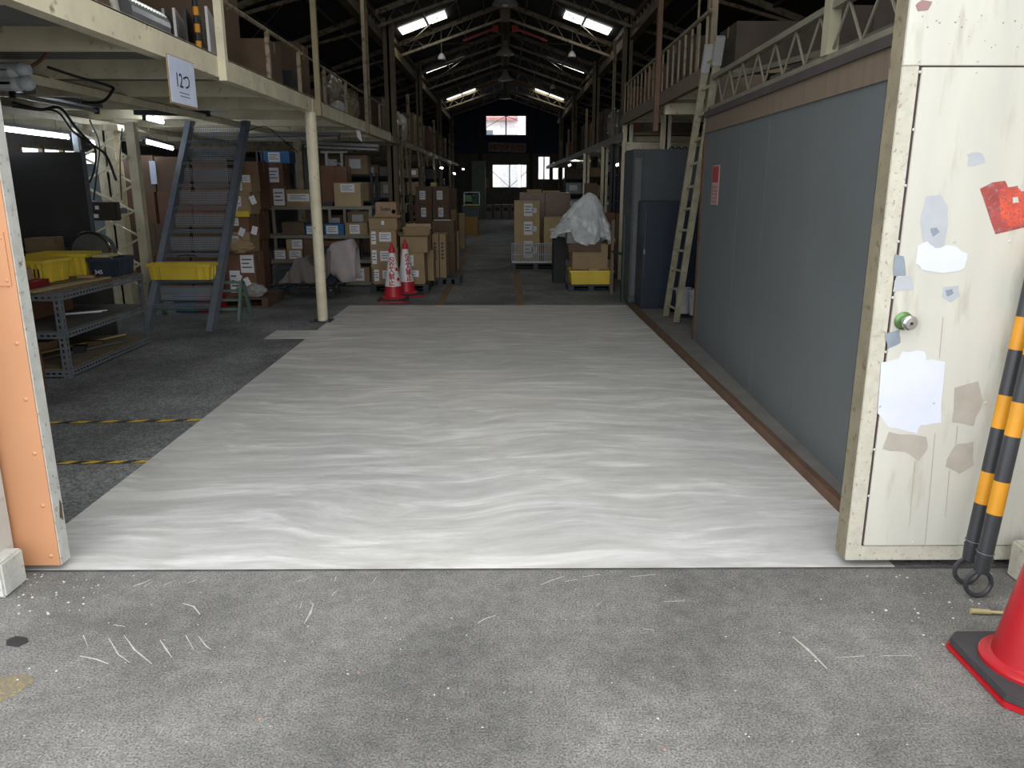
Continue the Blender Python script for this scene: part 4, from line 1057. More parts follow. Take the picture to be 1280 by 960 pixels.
# dark tall rack between pallet and shelf
t = thing('storage_rack', 'dark blue rack post frame left of the long shelf', 'rack', (-3.3, 11.6, 0))
for x in (P(323.5, 240, 11.72).x, P(331, 240, 11.72).x - .06): MB().box(x, x + .06, 11.72, 11.78, 0, 1.95).build('upright', NAVYMET, t)
for z in (.3, .8, 1.3, 1.8): MB().box(P(323.5, 240, 11.72).x, P(331, 240, 11.72).x, 11.73, 11.84, z, z + .03).build('shelf', NAVYMET, t)

# ================================================================== LONG SHELF
SY = 11.85; SD = .55
sx0, sx1 = P(333, 340, SY).x, P(468, 340, SY).x
zl = [.062, P(400, 325, SY).z, P(400, 294, SY).z, P(400, 258, SY).z]
t = thing('long_shelf', 'grey steel four-level shelf behind the round post', 'shelf', ((sx0+sx1)/2, SY + SD/2, 0))
SHG = mat('shelf_grey_cream', (128, 124, 112), .5, var=.1)
for x in (sx0, sx1 - .045):
    for y in (SY, SY + SD - .045): MB().box(x, x + .045, y, y + .045, 0, zl[3]).build('upright', SHG, t)
for z in zl:
    MB().box(sx0 + .001, sx1 - .001, SY - .006, SY + SD, z - .045, z).build('shelf', SHG, t)
def onshelf(label, x0, x1, yt, z, y=None, dep=.35, **k): return cpx(label, x0, x1, yt, y or SY + .03, dep, z, **k)[1]
z = onshelf('red-brown carton with label, lower of two at the left end of the shelf top', 334, 357, 232, zl[3], m=CARD_R, tag_=(.3, .9, .05, .85))
z = onshelf('red-brown carton under the blue box at the left end of the shelf top', 331, 353, 204, z, m=CARD_R, tag_=(.15, .75, .15, .8))
onshelf('bright blue box with white label, topmost at the left end of the shelf', 328, 361, 189, z, m=BLUE, tag_=(.2, .65, .1, .9))
onshelf('wide carton with long label on the shelf top left of the round post', 357, 391, 237, zl[3], tag_=[(.05, .85, .3, .75)])
tallz = onshelf('tall red-brown carton on the shelf top right of the round post', 400, 418, 207, zl[3], y=SY+.2, m=CARD_R)
onshelf('tall red-brown carton next to the pale carton on the shelf top', 418.5, 433, 208, zl[3], y=SY+.2, m=CARD_R)
tag(MB().box(P(404, 250, SY).x, P(415, 250, SY).x, SY + .03, SY + .15, zl[3], zl[3] + .06).build('small_device', DARKMET), 'small dark device on the shelf top beside the round post', 'device')
o = onshelf('pale carton with torn label on the right of the shelf top', 417, 450, 228.5, zl[3], y=SY - .02, dep=.2, m=CARD_L, tag_=(.25, .78, .6, .95))
# second level
onshelf('dark brown carton at the left of the upper shelf level', 352, 380, 278, zl[2], m=CARD_D)
onshelf('brown carton behind the round post on the upper shelf level', 381.5, 397, 281, zl[2], m=BLUE, tag_=(.1, .9, .1, .85))
onshelf('blue box with white label on the upper shelf level', 405, 429.5, 280, zl[2], m=BLUE, tag_=(.1, .7, .1, .85))
onshelf('brown carton with label at the right of the upper shelf level', 431, 459, 278.5, zl[2], tag_=(.2, .65, .1, .85))
# third level
a = onshelf('small pale carton, lower left on the middle shelf level', 342, 357, 312, zl[1], m=CARD, tag_=(.1, .95, .1, .9))
a = onshelf('small pale carton, lower of two beside it on the middle shelf level', 358.5, 378, 312, zl[1], m=CARD, tag_=(.15, .9, .1, .9))
onshelf('small carton sitting on another on the middle shelf level', 357.5, 377.5, 299, a, m=CARD_L, tag_=(.35, .98, .1, .95))
onshelf('dark carton on the middle shelf level left of the round post', 379, 395, 298, zl[1], m=CARD_D)
onshelf('brown carton on the middle shelf level behind the draped cloth', 405, 432, 301, zl[1], m=CARD_R)
for i, x in enumerate((437, 442, 447, 452)):
    q = P(x, 310, SY + .3)
    tag(MB().tube((q.x, SY + .3, zl[1]), (q.x, SY + .3, zl[2] - .06), .02, 8).build('upright_tube', [CREAM2, DARKMET][i % 2]), 'upright tube on the middle shelf level, %s from the left' % ORD[i], 'tube')
onshelf('carton with big white label on the bottom shelf level', 435, 461.5, 334, zl[0], tag_=(.25, .75, .08, .9))
onshelf('small carton at the bottom shelf level beside the draped cloth', 424, 434, 341, zl[0], m=CARD_D)

# ---- draped folding cart
cy = 10.55
t = thing('platform_cart', 'low wire platform cart under the draped cloth', 'cart', (-2.8, cy, 0))
cx0, cx1 = P(337, 362, cy).x, P(424, 362, cy).x
for y in (cy, cy + .45):
    MB().tube((cx0, y, .18), (cx1, y, .18), .012, 6).build('side_rail', DARKMET, t)
    MB().tube((cx0, y, .13), (cx1, y, .13), .010, 6).build('side_rail', DARKMET, t)
for i in range(8):
    x = cx0 + (cx1 - cx0) * i / 7; MB().tube((x, cy, .155), (x, cy + .45, .155), .01, 6).build('cross_wire', DARKMET, t)
for x in (cx0 + .1, cx1 - .12):
    for y in (cy + .04, cy + .41):
        MB().lathe((x, y - .012, .055), [(.0, 0), (.05, 0), (.055, .012), (.05, .025), (0, .025)], 16, Matrix.Rotation(-PI/2, 3, 'X')).build('wheel', RUBBER, t, smooth=True)
        MB().box(x - .015, x + .015, y - .02, y + .03, .10, .14).build('caster_fork', GALV, t)
# box frames that hold the cloth up
tag(MB().box(cx1 - .30, cx1 - .06, cy + .10, cy + .38, .20, .68).build('equipment_case', NAVYMET), 'dark navy case under the pale cloth on the cart', 'case')
tag(MB().box(cx0 + .05, cx0 + .42, cy + .12, cy + .36, .20, .36).build('equipment_case', DARKMET), 'low dark case under the taupe cloth on the cart', 'case')
def drape(prof, zb, yc, hw, m, label, folds=9, amp=.02, seed=0, name='draped_cloth'):
    """prof: list of (x, ztop, zbottom) along X; arch section across Y"""
    n = 60; k = 26; vs = []; fs = []
    xs = [p[0] for p in prof]
    def interp(x, c):
        for (a, b) in zip(prof[:-1], prof[1:]):
            if a[0] <= x <= b[0]:
                u = (x - a[0]) / (b[0] - a[0] + 1e-9); u = u*u*(3-2*u); return a[c] + (b[c] - a[c]) * u
        return prof[-1][c]
    for i in range(n + 1):
        x = xs[0] + (xs[-1] - xs[0]) * i / n; zt_, zb_ = interp(x, 1), interp(x, 2)
        for j in range(k + 1):
            a = -1 + 2 * j / k
            prof_ = 1 - abs(a) ** 3.2
            z = zb_ + (zt_ - zb_) * prof_
            y = yc + hw * (abs(a) ** .55) * (1 if a > 0 else -1)
            f = (1 - prof_ * .6)
            y += amp * math.sin(x * folds * 4 + seed + a * 2 + z * 7) * f + amp * 1.2 * noise.noise(Vector((x * 6, z * 5, seed)))
            z += amp * .7 * noise.noise(Vector((x * 8, y * 8, seed + 5)))
            vs.append((x, y, max(z, .21)))
    for i in range(n):
        for j in range(k):
            a = i * (k + 1) + j; fs.append((a, a + 1, a + k + 2, a + k + 1))
    o = MB().add(vs, fs).build(name, m, smooth=True)
    so = o.modifiers.new('s', 'SOLIDIFY'); so.thickness = .004
    return tag(o, label, 'cloth')
gx = lambda px, py: P(px, py, cy)
drape([(gx(322, 0).x, gx(0, 352).z, gx(0, 359).z), (gx(335, 0).x, gx(0, 340).z, gx(0, 359).z), (gx(345, 0).x, gx(0, 325).z, gx(0, 359).z), (gx(358, 0).x, gx(0, 323).z, gx(0, 359).z), (gx(369, 0).x, gx(0, 333).z, gx(0, 359).z), (gx(378, 0).x, gx(0, 335).z, gx(0, 357).z), (gx(386, 0).x, gx(0, 318).z, gx(0, 350).z), (gx(395, 0).x, gx(0, 308).z, gx(0, 342).z)], 0, cy + .22, .26, TAUPE, 'taupe grey cloth draped over the left end of the cart', 9, .028, 1)
drape([(gx(389, 0).x, gx(0, 312).z, gx(0, 330).z), (gx(396, 0).x, gx(0, 305).z, gx(0, 345).z), (gx(410, 0).x, gx(0, 302).z, gx(0, 353).z), (gx(421, 0).x, gx(0, 300).z, gx(0, 353).z), (gx(427, 0).x, gx(0, 311).z, gx(0, 353).z)], 0, cy + .2, .2, PINKG, 'pale pinkish grey cloth draped over the upright end of the cart', 7, .018, 4)

# ================================================================== CONES
def tiger_cone(label, x, y, h, rz, sleeve=True):
    t = thing('traffic_cone', label, 'traffic cone', (x, y, 0))
    w_ = .19; c = .04
    def sq(w, z0, z1, cc):
        pts = [(w, w - cc), (w - cc, w), (-w + cc, w), (-w, w - cc), (-w, -w + cc), (-w + cc, -w), (w - cc, -w), (w, -w + cc)]
        R = Matrix.Rotation(rz, 3, 'Z')
        return MB().prism([Vector((x, y, z0)) + R @ Vector((a, b, 0)) for a, b in pts], (0, 0, z1 - z0))
    sq(w_ + .004, 0, .018, c).build('base', RED if not sleeve else REDD, t, bevel=.003)
    sq(w_ - .002, .018, .042, c).build('base_weight', RUBBER, t, bevel=.003)
    r0, r1 = .145, .026
    k = h
    def rr(z): return .125 + (r1 - .125) * ((z - .06) / (k - .12))
    prof = [(.158, .042), (.158, .052), (.150, .058), (.135, .060), (.125, .066)]
    prof += [(rr(z), z) for z in [.066 + (k - .186) * i / 8 for i in range(1, 9)]]
    body = MB().lathe((x, y, 0), prof + [(rr(k - .12) + .004, k - .118), (rr(k-.12)+.002, k - .07), (.020, k - .05), (.016, k - .01), (.010, k), (0, k)], 36)
    b = body.build('cone_body', RED if not sleeve else REDD, t, smooth=True)
    if sleeve:
        z0, z1 = .20, k - .13
        sl_ = MB().lathe((x, y, 0), [(rr(z0) + .006, z0), (rr(z1) + .005, z1), (rr(z1) + .002, z1)], 36)
        sl_.v = sl_.v; s_ = sl_.build('sleeve', WHITEP, t, smooth=True)
        def wrap(vs, fs, zc, ang, off=.008):
            bm = bmesh.new(); bv = [bm.verts.new(v) for v in vs]
            for f in fs:
                try: bm.faces.new([bv[i] for i in f])
                except ValueError: pass
            for i in range(-6, 7):
                bmesh.ops.bisect_plane(bm, geom=bm.verts[:] + bm.edges[:] + bm.faces[:], plane_co=(i * .008, 0, 0), plane_no=(1, 0, 0))
            bm.verts.index_update(); vs = [v.co.copy() for v in bm.verts]; fs = [tuple(v.index for v in f.verts) for f in bm.faces]; bm.free()
            out = []
            for v in vs:
                z = zc + v.y; r = rr(z) + off + v.z; a = -PI/2 + ang + v.x / max(r, .02)
                out.append((x + r * math.cos(a), y + r * math.sin(a), z))
            return out, fs
        for i, ch in enumerate('立入禁止'):
            zc = .475 - i * .073
            vs, fs = text_mesh(ch, .084, .0026, .0004)
            mx = sum(v.x for v in vs) / max(1, len(vs)); my = (min(v.y for v in vs) + max(v.y for v in vs)) / 2; mnx = (min(v.x for v in vs) + max(v.x for v in vs)) / 2
            vs = [Vector((v.x - mnx, v.y - my, v.z)) for v in vs]
            MB().add(*wrap(vs, fs, zc, rz)).build('lettering', REDD, s_)
        rb = MB(); ring = []; n = 24
        for q_ in range(n):
            a = 2 * PI * q_ / n; ring += [Vector((.036 * math.cos(a), .036 * math.sin(a), 0)), Vector((.026 * math.cos(a), .026 * math.sin(a), 0))]
        fs = [(2*i, (2*i+2) % (2*n), (2*i+3) % (2*n), 2*i+1) for i in range(n)]
        rb.add(*wrap(ring, fs, .545, rz))
        bar_ = [Vector((-.026, .014, 0)), Vector((-.016, .024, 0)), Vector((.026, -.014, 0)), Vector((.016, -.024, 0))]
        rb.add(*wrap(bar_, [(0, 1, 2, 3)], .545, rz))
        rb.build('prohibition_ring', REDD, s_)
        for zc, an in ((.42, .95), (.29, .95)):
            dd = [Vector((.024*math.cos(2*PI*q_/16), .024*math.sin(2*PI*q_/16), 0)) for q_ in range(16)]
            MB().add(*wrap(dd, [tuple(range(16))], zc, rz + an)).build('red_dot', REDD, s_)
    return t
g1 = G(492, 376); g2 = G(509, 368.5)
tiger_cone('red cone with white no-entry sleeve, nearer of the pair by the cartons', g1.x, g1.y, .76, 0.0)
tiger_cone('red cone with white no-entry sleeve, farther of the pair by the cartons', g2.x + .0, 10.83, .77, .55)
tiger_cone('plain red cone on a black and red base at the lower right', 1.66, 2.14, .74, 0, False)

# ================================================================== CARTONS LEFT OF AISLE
pallet('black pallet under the carton stack behind the cones', -1.92, -1.10, 11.1, 11.9, .12)
Y = 11.12
lt = [(.35, .8, .35, .85), (.05, .22, .2, .9)]
z = .12
for i, (a, b, yt) in enumerate(((466, 500, 335), (463, 497, 310), (462, 495, 287))):
    o, z = cpx('carton with torn white label left of the nearer cone, %s' % ['bottom', 'middle', 'upper'][i], a, b, yt, Y, .4, z, m=CARD, tag_=lt)
def open_carton(label, x0, x1, yt, yb_z, Y, dep, m, flap=.1, spread=.07):
    a, b = P(x0, yt, Y), P(x1, yt, Y); zt_ = a.z; z0 = yb_z
    t = thing('open_carton', label, 'box', ((a.x + b.x)/2, Y + dep/2, z0))
    MB().box(a.x, b.x, Y, Y + .005, z0 + .002, zt_).box(a.x, b.x, Y + dep - .005, Y + dep, z0 + .002, zt_).box(a.x, a.x + .005, Y + .005, Y + dep - .005, z0 + .002, zt_).box(b.x - .005, b.x, Y + .005, Y + dep - .005, z0 + .002, zt_).box(a.x + .005, b.x - .005, Y + .005, Y + dep - .005, z0 + .002, z0 + .007).build('carton_body', m, t)
    MB().prism([(a.x, Y, zt_), (b.x, Y, zt_), (b.x + .01, Y - spread, zt_ + .02), (a.x - .01, Y - spread, zt_ + .02)], (0, .0, .004)).build('flap', m, t)
    MB().prism([(a.x, Y + dep, zt_), (b.x, Y + dep, zt_), (b.x, Y + dep + .03, zt_ + flap), (a.x, Y + dep + .03, zt_ + flap)], (0, .004, 0)).build('flap', m, t)
    MB().prism([(b.x, Y, zt_), (b.x, Y + dep, zt_), (b.x + spread, Y + dep, zt_ + flap*.5), (b.x + spread, Y, zt_ + flap*.5)], (0.004, 0, 0)).build('flap', m, t)
    MB().prism([(a.x, Y, zt_), (a.x, Y + dep, zt_), (a.x - spread*.6, Y + dep, zt_ + flap*.4), (a.x - spread*.6, Y, zt_ + flap*.4)], (0.004, 0, 0)).build('flap', m, t)
    return t
oc = open_carton('flat open carton on top of the stack left of the cones', 461, 496, 273, z, Y - .01, .42, CARD, .03, .04)
MB().box(P(466, 280, Y).x + .12, P(466, 280, Y).x + .16, Y - .013, Y - .0105, P(466, 281, Y).z, P(466, 276, Y).z).build('hand_slot', PAPER, oc)
# "Sudan" box stands behind
so, zz = cpx('pale carton printed Sudan standing behind the flat open carton', 469, 495, 253, 11.6, .35, .92, m=mat('pinkish_card', (170, 142, 116), .8, var=.06), tape=True)
q = P(482, 261, 11.6)
text_at('Sudan', .07, (q.x, 11.5985, q.z), (1, 0, 0), (0, 0, 1), .0015, .14).build('lettering', INK, so)
q = P(492, 264.5, 11.6); MB().lathe((q.x, 11.5995, q.z), [(.032, 0), (.032, .001), (.022, .001), (.022, 0)], 18, MX).build('round_mark', INK, so)
tag(MB().box(-1.92, -1.55, 11.56, 11.95, .12, .918).build('carton_block', CARD_D), 'dark carton hidden behind the label stack carrying the Sudan box', 'box')
z = .12
for i, (a, b, yt, tg) in enumerate(((500.5, 531, 337, (.05, .75, .5, .95)), (500, 530, 316, (.1, .55, .2, .85)))):
    o, z = cpx('carton with white label right of the cones, %s' % ['bottom', 'middle'][i], a, b, yt, Y, .42, z, m=CARD, tag_=tg)
open_carton('open carton with raised flaps on the stack right of the cones', 500, 534, 296, z, Y + .0, .40, CARD, .12, .05)
open_carton('second open carton behind the raised flaps, right of the cones', 504, 536, 288, z, Y + .47, .3, CARD_L, .08, .04)
tag(MB().box(P(504, 0, 11.6).x + .02, P(536, 0, 11.6).x - .02, 11.56, 11.92, .12, z - .002).build('carton_block', CARD), 'plain carton below the rear open carton', 'box')
# narrow upright cartons on a black pallet
pallet('small black pallet under the narrow upright cartons', -1.04, -.70, 11.95, 12.75, .11)
for i, (a, b, yt) in enumerate(((540, 548, 293), (549, 557, 293))):
    o, _ = cpx('narrow upright carton with vertical print, %s of two' % ['left', 'right'][i], a, b, yt, 12.0, .5, .11, m=CARD, tape=False)
    q = P((a + b) / 2, 314, 12.0); 
    mb = MB()
    for k in range(5): mb.box(q.x - .015, q.x + .015, 11.9985, 12.0, q.z - .12 + k * .055, q.z - .09 + k * .055)
    mb.build('vertical_print', INK, o)
# dark cartons beyond
z = 0
o, z = cpx('large dark carton right of the narrow upright cartons', 541, 568, 288, 13.6, .6, 0, m=CARD_D)
o, z = cpx('flat dark carton with a loose white sheet on top', 540, 567, 276, 13.6, .6, z, m=CARD_D)
tag(MB().obox((P(552, 275, 13.7).x, 13.8, z + .004), (.28, .3, .004), .2).build('paper_sheet', PAPER), 'loose white paper sheet on the flat dark carton', 'paper')
o, _ = cpx('slim carton edge standing beside the large dark carton', 569.5, 573, 290, 14.3, .4, 0, m=CARD)
for j, (x0, x1) in enumerate(((519, 539.5), (540.5, 561))):
    stack('of the %s big labelled stack by the tall column' % ['left', 'right'][j], x0, x1, [301, 278, 255, 233], 15.6, .6, 0, mats=[CARD_D], tags=[(.35, .65, .3, .8), (.25, .6, .25, .75)])
cpx('small carton on the big labelled stack', 538, 545, 228, 15.7, .3, P(540, 233, 15.6).z, m=CARD_L)
stack('of the stack beyond the labelled cartons', 563, 569, [290, 262, 236], 17.5, .6, 0, mats=[CARD_D, CARD], tags=None)
stack('of the farther stack along the left aisle line', 569, 576, [285, 268], 19.5, .6, 0, mats=[CARD_D])
cpx('upright board-like carton near the green machine', 573.5, 580.5, 267, 19.0, .5, 0, m=CARD)
# green and yellow machine
gm = P(590, 279, 24.0)
t = thing('green_machine', 'green and yellow machine at the far end of the left aisle line', 'machine', (-1.05, 24, 0))
def mpx(x0, y0, x1, y1, m, nm, dy=0, dep=.6):
    a, b = P(x0, y1, 24 + dy), P(x1, y0, 24 + dy); MB().box(a.x, b.x, 24 + dy, 24 + dy + dep, 0 if nm == 'base_box' else a.z, b.z).build(nm, m, t)
mpx(579, 271, 597, 290, mat('ochre_box', (150, 110, 20), .5), 'base_box', 0, .8)
mpx(578, 257, 599, 271, mat('grey_green', (60, 74, 70), .5), 'body', .1)
mpx(579, 244.5, 590, 252, MGREEN, 'green_cover', .05)
mpx(591, 244.5, 600, 256, mat('dark_teal', (22, 54, 60), .5), 'console', .05)
mpx(582, 255.5, 598, 256.6, YEL, 'yellow_edge', .04)
for x in (580, 599): mpx(x, 240, x + .8, 257, GALV, 'frame_post', .0, .03)
mpx(580, 240, 600, 240.8, GALV, 'frame_bar', .0, .03)
tag(MB().box(-1.35, -1.15, 26, 26.4, 0, .5).build('yellow_unit', YEL), 'small yellow unit right of the green machine', 'machine')
# row of pale sacks / crates at back wall
for i, x in enumerate((611, 621.5, 632, 642)):
    a, b = P(x - 4.5, 268, 35.6), P(x + 4.5, 255, 35.6)
    o = tag(MB().box(a.x, b.x, 35.5, 36.1, 0, .62).build('storage_crate', mat('pale_crate', (150, 144, 132), .6)), 'pale crate on the floor by the back wall, %s from the left' % ORD[i], 'crate', 'crates along the back wall')
    MB().box(a.x + .06, b.x - .06, 35.46, 35.5, .35, .5).build('handle_slot', BLACK, o)
tag(MB().box(P(590, 0, 36).x - .1, P(605, 0, 36).x, 35.9, 36.3, 0, 2.5).build('pale_partition', mat('pale_green_panel', (132, 146, 132), .6)), 'pale green partition by the left of the back wall', 'partition')
# notice boards at back wall
for i, (r, m) in enumerate((((600, 221, 613, 237), CARD), ((594, 222, 598.5, 232), PAPERB))):
    x0, x1, z0, z1 = px_rect(r[0], r[1], r[2], r[3], YB - .1)
    t = thing('notice_board', ['brown framed notice board left of the lower back window', 'small framed sheet beside the brown notice board'][i], 'notice board', (x0, YB - .1, z0))
    MB().box(x0, x1, YB - .05, YB - .005, z0, z1).build('frame', mat('notice_frame', (110, 98, 80), .6), t)
    MB().box(x0 + .08, x1 - .08, YB - .06, YB - .05, z0 + .08, z1 - .08).build('sheet', m, t)
# sign 構内歩行禁煙
x0, x1, z0, z1 = px_rect(610.5, 178.5, 657.5, 190, YB - .15)
t = thing('no_smoking_sign', 'long board with dark red Japanese letters between the back windows', 'sign', ((x0+x1)/2, YB - .12, z0))
MB().obox(((x0+x1)/2, YB - .10, (z0+z1)/2), (x1 - x0, .03, z1 - z0), M=Matrix.Rotation(.03, 3, 'Y')).build('board', mat('dull_sign_board', (160, 148, 128), .6), t)
RL = mat('dark_red_letter', (120, 20, 30), .5); RL2 = mat('faded_red_letter', (140, 70, 62), .5)
for i, ch in enumerate('構内歩行禁煙'):
    xx = x0 + (x1 - x0) * (.12 + i * .152)
    text_at(ch, (z1 - z0) * .86, (xx, YB - .12, (z0+z1)/2 - (xx - (x0+x1)/2) * .03), (1, 0, -.03), (.03, 0, 1), .006).build('lettering', RL if i < 4 else RL2, t)

# ================================================================== RIGHT OF AISLE
pallet('black pallet under the cartons right of the aisle', .10, .98, 14.1, 15.1, .13, BLACK)
z = .13
for i, yt in enumerate((297, 273.5, 251)):
    o, z = cpx('carton with cross-shaped label right of the aisle, %s' % ['lowest', 'middle', 'topmost'][i], 643, 674.5, yt, 14.4, .5, z, m=CARD_L, tag_=[(.38, .72, .15, .85), (.7, .88, .35, .6)])
z = .13
for i, yt in enumerate((298, 272)):
    o, z = cpx('carton right of the cross-label stack, %s' % ['lower', 'upper'][i], 680, 705, yt, 14.4, .5, z, m=CARD_L)
# wire cage
SILV = mat('silver_wire', (186, 190, 194), .35)
t = thing('wire_cage', 'low silver wire cage around the pallet cartons', 'cage', (.5, 14.15, .13))
ca, cb = P(640, 320, 14.12), P(702, 320, 14.12)
zt_ = P(640, 303, 14.12).z
n = 26
for i in range(n + 1):
    x = ca.x + (cb.x - ca.x) * i / n
    MB().tube((x, 14.12, .15), (x, 14.12, zt_ - random.choice((0, .02))), .007, 5).build('upright_wire', SILV, t)
for z_ in (.15, .28, zt_ - .02): MB().tube((ca.x, 14.12, z_), (cb.x, 14.12, z_), .007, 6).build('rail_wire', SILV, t)
MB().box(ca.x, cb.x, 14.08, 14.16, .132, .16).build('base_rail', SILV, t)
# wrapped long cartons behind
z = 0
for i, (yt) in enumerate((268, 241)):
    for j, (a, b) in enumerate(((650, 681), (681.5, 713))):
        o, zz = cpx('film-wrapped long carton behind the cage, %s %s' % (['lower', 'upper'][i], ['left', 'right'][j]), a, b, yt, 16.2, .8, z, m=CARD_W, tape=False)
    z = zz
zt2 = z
carton('flat carton on the wrapped cartons, left', P(660, 0, 16.5).x, P(679, 0, 16.5).x, 16.5, .4, zt2, P(0, 237, 16.5).z, m=CARD_L)
carton('flat carton on the wrapped cartons, right', P(681, 0, 16.5).x, P(703, 0, 16.5).x, 16.5, .4, zt2, P(0, 238.5, 16.5).z, m=CARD_L)
# dolly + yellow bin + box + plastic-covered thing
dl = pallet('low dark dolly under the yellow bin right of the aisle', .90, 1.56, 11.2, 11.8, .10, DARKMET)
x0, x1 = P(713, 350, 11.25).x, P(766, 350, 11.25).x
bin_('yellow plastic bin on the dolly right of the aisle', x0, x1, 11.24, 11.68, .10, .20, YEL)
zc = .10 + .205
o, z = cpx('brown carton with flap sitting on the yellow bin', 716, 760, 305.5, 11.3, .36, zc, m=CARD, tag_=(.2, .38, .72, .86))
MB().box(P(716, 0, 11.3).x, P(760, 0, 11.3).x, 11.288, 11.298, z - .11, z).build('front_flap', CARD_D, o)
tag(MB().box(P(744, 0, 11.22).x, P(758, 0, 11.22).x, 11.22, 11.30, zc, zc + .03).build('wood_offcut', WOODL), 'pale wood piece on the rim of the yellow bin', 'offcut')
def plastic_cover():
    cx_, cy_ = P(728, 260, 11.55).x, 11.6
    zb = P(0, 305, 11.3).z + .02; zt_ = P(0, 242, 11.6).z
    n, k = 72, 22; vs = []; fs = []
    for j in range(k + 1):
        u = j / k
        for i in range(n):
            a = 2 * PI * i / n
            # peak right of centre, skirt flaring to the left
            ca, sa = math.cos(a), math.sin(a)
            rx = .03 + (.50 if ca < 0 else .30) * u ** (.72 if ca < 0 else .6)
            ry = .04 + .27 * u ** .7
            rid = abs(noise.noise(Vector((ca * 3.1, sa * 3.1, u * 2.2 + 4)))) + .5 * abs(noise.noise(Vector((ca * 7, sa * 7, u * 6))))
            fold = 1 + .07 * math.sin(11 * a + 3 * u) * u + .30 * (rid - .2) * (.3 + u)
            z = zt_ - (zt_ - zb) * u ** (1.25 if ca > 0 else 1.05) + (.09 * u * u if ca < -.5 else 0) + .05 * math.sin(5 * a) * u * u
            x = cx_ + .10 + rx * fold * ca; y = cy_ + ry * fold * sa
            vs.append((x, y, z + .03 * noise.noise(Vector((x*7, y*7, 2)))))
    for j in range(k):
        for i in range(n): fs.append((j*n+i, j*n+(i+1) % n, (j+1)*n+(i+1) % n, (j+1)*n+i))
    vs.append((cx_, cy_, zt_ + .01)); c = len(vs) - 1
    for i in range(n): fs.append((c, (i+1) % n, i))
    return tag(MB().add(vs, fs).build('plastic_cover', PLASTIC, smooth=True), 'crinkled clear plastic sheet draped over goods on the brown carton', 'plastic sheet')
plastic_cover()
tag(MB().box(P(728,0,11.55).x - .16, P(728,0,11.55).x + .18, 11.45, 11.8, z + .002, z + .36).build('covered_goods', mat('grey_goods', (130, 130, 128), .5)), 'grey goods standing under the clear plastic sheet', 'goods')
tag(MB().box(P(696,0,12.3).x, P(712,0,12.3).x, 12.2, 12.7, 0, .72).build('dark_stand', mat('very_dark', (16, 17, 19), .6)), 'dark stand left of the brown carton and yellow bin', 'stand')
# brown boards and stuff right of plastic
cpx('tall brown carton panel behind the plastic sheet', 752, 769, 266, 12.8, .12, 0, m=CARD_R, tape=False)
cpx('second tall brown carton panel nearer the green post', 770, 778, 267, 12.8, .12, 0, m=CARD_D, tape=False)
cpx('tall brown carton on the right rack beyond the plastic sheet', 732, 747, 229, 14.2, .2, 0, m=CARD_D, tape=False)
tag(MB().lathe((P(768, 0, 12.2).x, 12.2, 0), [(.10, 0), (.11, .12), (.12, .3), (.09, .36), (0, .36)], 18).build('white_drum', mat('drum_white', (170, 172, 170), .4), smooth=True), 'small white drum beside the green post', 'drum')
# green post
t = thing('green_stand', 'dark green steel post frame left of the dark cabinet', 'frame', (1.52, 10.2, 0))
a, b = P(782, 376, 10.2), P(789, 268, 10.2)
MB().box(1.52, 1.60, 10.2, 10.28, 0, b.z).build('upright', DGREEN, t)
MB().box(1.46, 1.50, 10.9, 10.95, 0, b.z - .1).build('upright', BROWNCREAM, t)
MB().bar((1.58, 10.24, .6), (1.48, 10.92, .6), .03, .03).build('cross_bar', DGREEN, t)
# dark cabinet
t = thing('charcoal_cabinet', 'tall charcoal cabinet against the right side beyond the grey wall', 'cabinet', (1.9, 9.9, .055))
a, b = P(790, 187, 9.9), P(872, 187, 9.9)
MB().box(a.x, 2.35, 9.75, 10.5, .056, a.z).build('body', GREYCAB, t, bevel=.01)
MB().box(a.x + .02, a.x + .10, 9.735, 9.75, .15, a.z - .1).build('edge_strip', mat('strip_grey', (80, 84, 86), .5), t)
MB().box(a.x + .12, a.x + .125, 9.745, 9.7505, .1, a.z - .05).build('door_gap', BLACK, t)
mb = MB()
for i in range(6): 
    xx = a.x + .45 + i * .08; mb.path([(xx, 9.9, a.z + .006), (xx + .03, 9.88, a.z + .03), (xx + .07, 9.92, a.z + .008)], .008, 5)
tag(mb.build('rope_heap', BLACK), 'tangled black cord lying on top of the charcoal cabinet', 'cord')
# locker
t = thing('navy_locker', 'navy blue steel locker behind the leaning ladder', 'locker', (1.9, 9.4, .055))
a, b = P(806, 252, 9.25), P(876, 252, 9.25)
MB().box(a.x, 2.26, 9.25, 9.72, .056, a.z).build('body', NAVYMET, t, bevel=.008)
MB().box(a.x + .07, 2.25, 9.238, 9.25, .09, a.z - .03).build('door', NAVYMET, t, bevel=.004)
MB().box(a.x + .01, a.x + .025, 9.235, 9.25, P(0, 318, 9.25).z, P(0, 312, 9.25).z).build('latch', GALV, t)
MB().tube((a.x + .02, 9.24, .4), (a.x + .02, 9.24, a.z - .1), .006, 6).build('lock_rod', NAVYMET, t)
# buckets
for i, (px, yy) in enumerate(((853, 8.95), (862, 8.80))):
    q = P(px, 395, yy)
    t = thing('paint_bucket', ['white bucket behind the ladder foot, left one', 'white bucket behind the ladder foot, right one'][i], 'bucket', (q.x, yy, .055))
    bx_ = q.x + (0.0 if i == 0 else .07)
    MB().lathe((bx_, yy, .056), [(.075, 0), (.09, .26), (.093, .27), (.093, .29), (.084, .29), (.080, .27), (.07, .02), (0, .02)], 24).build('bucket_body', mat('bucket_white', (170, 172, 176), .4), t, smooth=True)
    MB().path([(bx_ + .092 * math.cos(a_), yy - .02 - .05 * math.sin(a_), .056 + .25 - .08 * math.sin(a_)) for a_ in [PI * k_ / 10 for k_ in range(11)]], .003, 5).build('bail_handle', GALV, t)
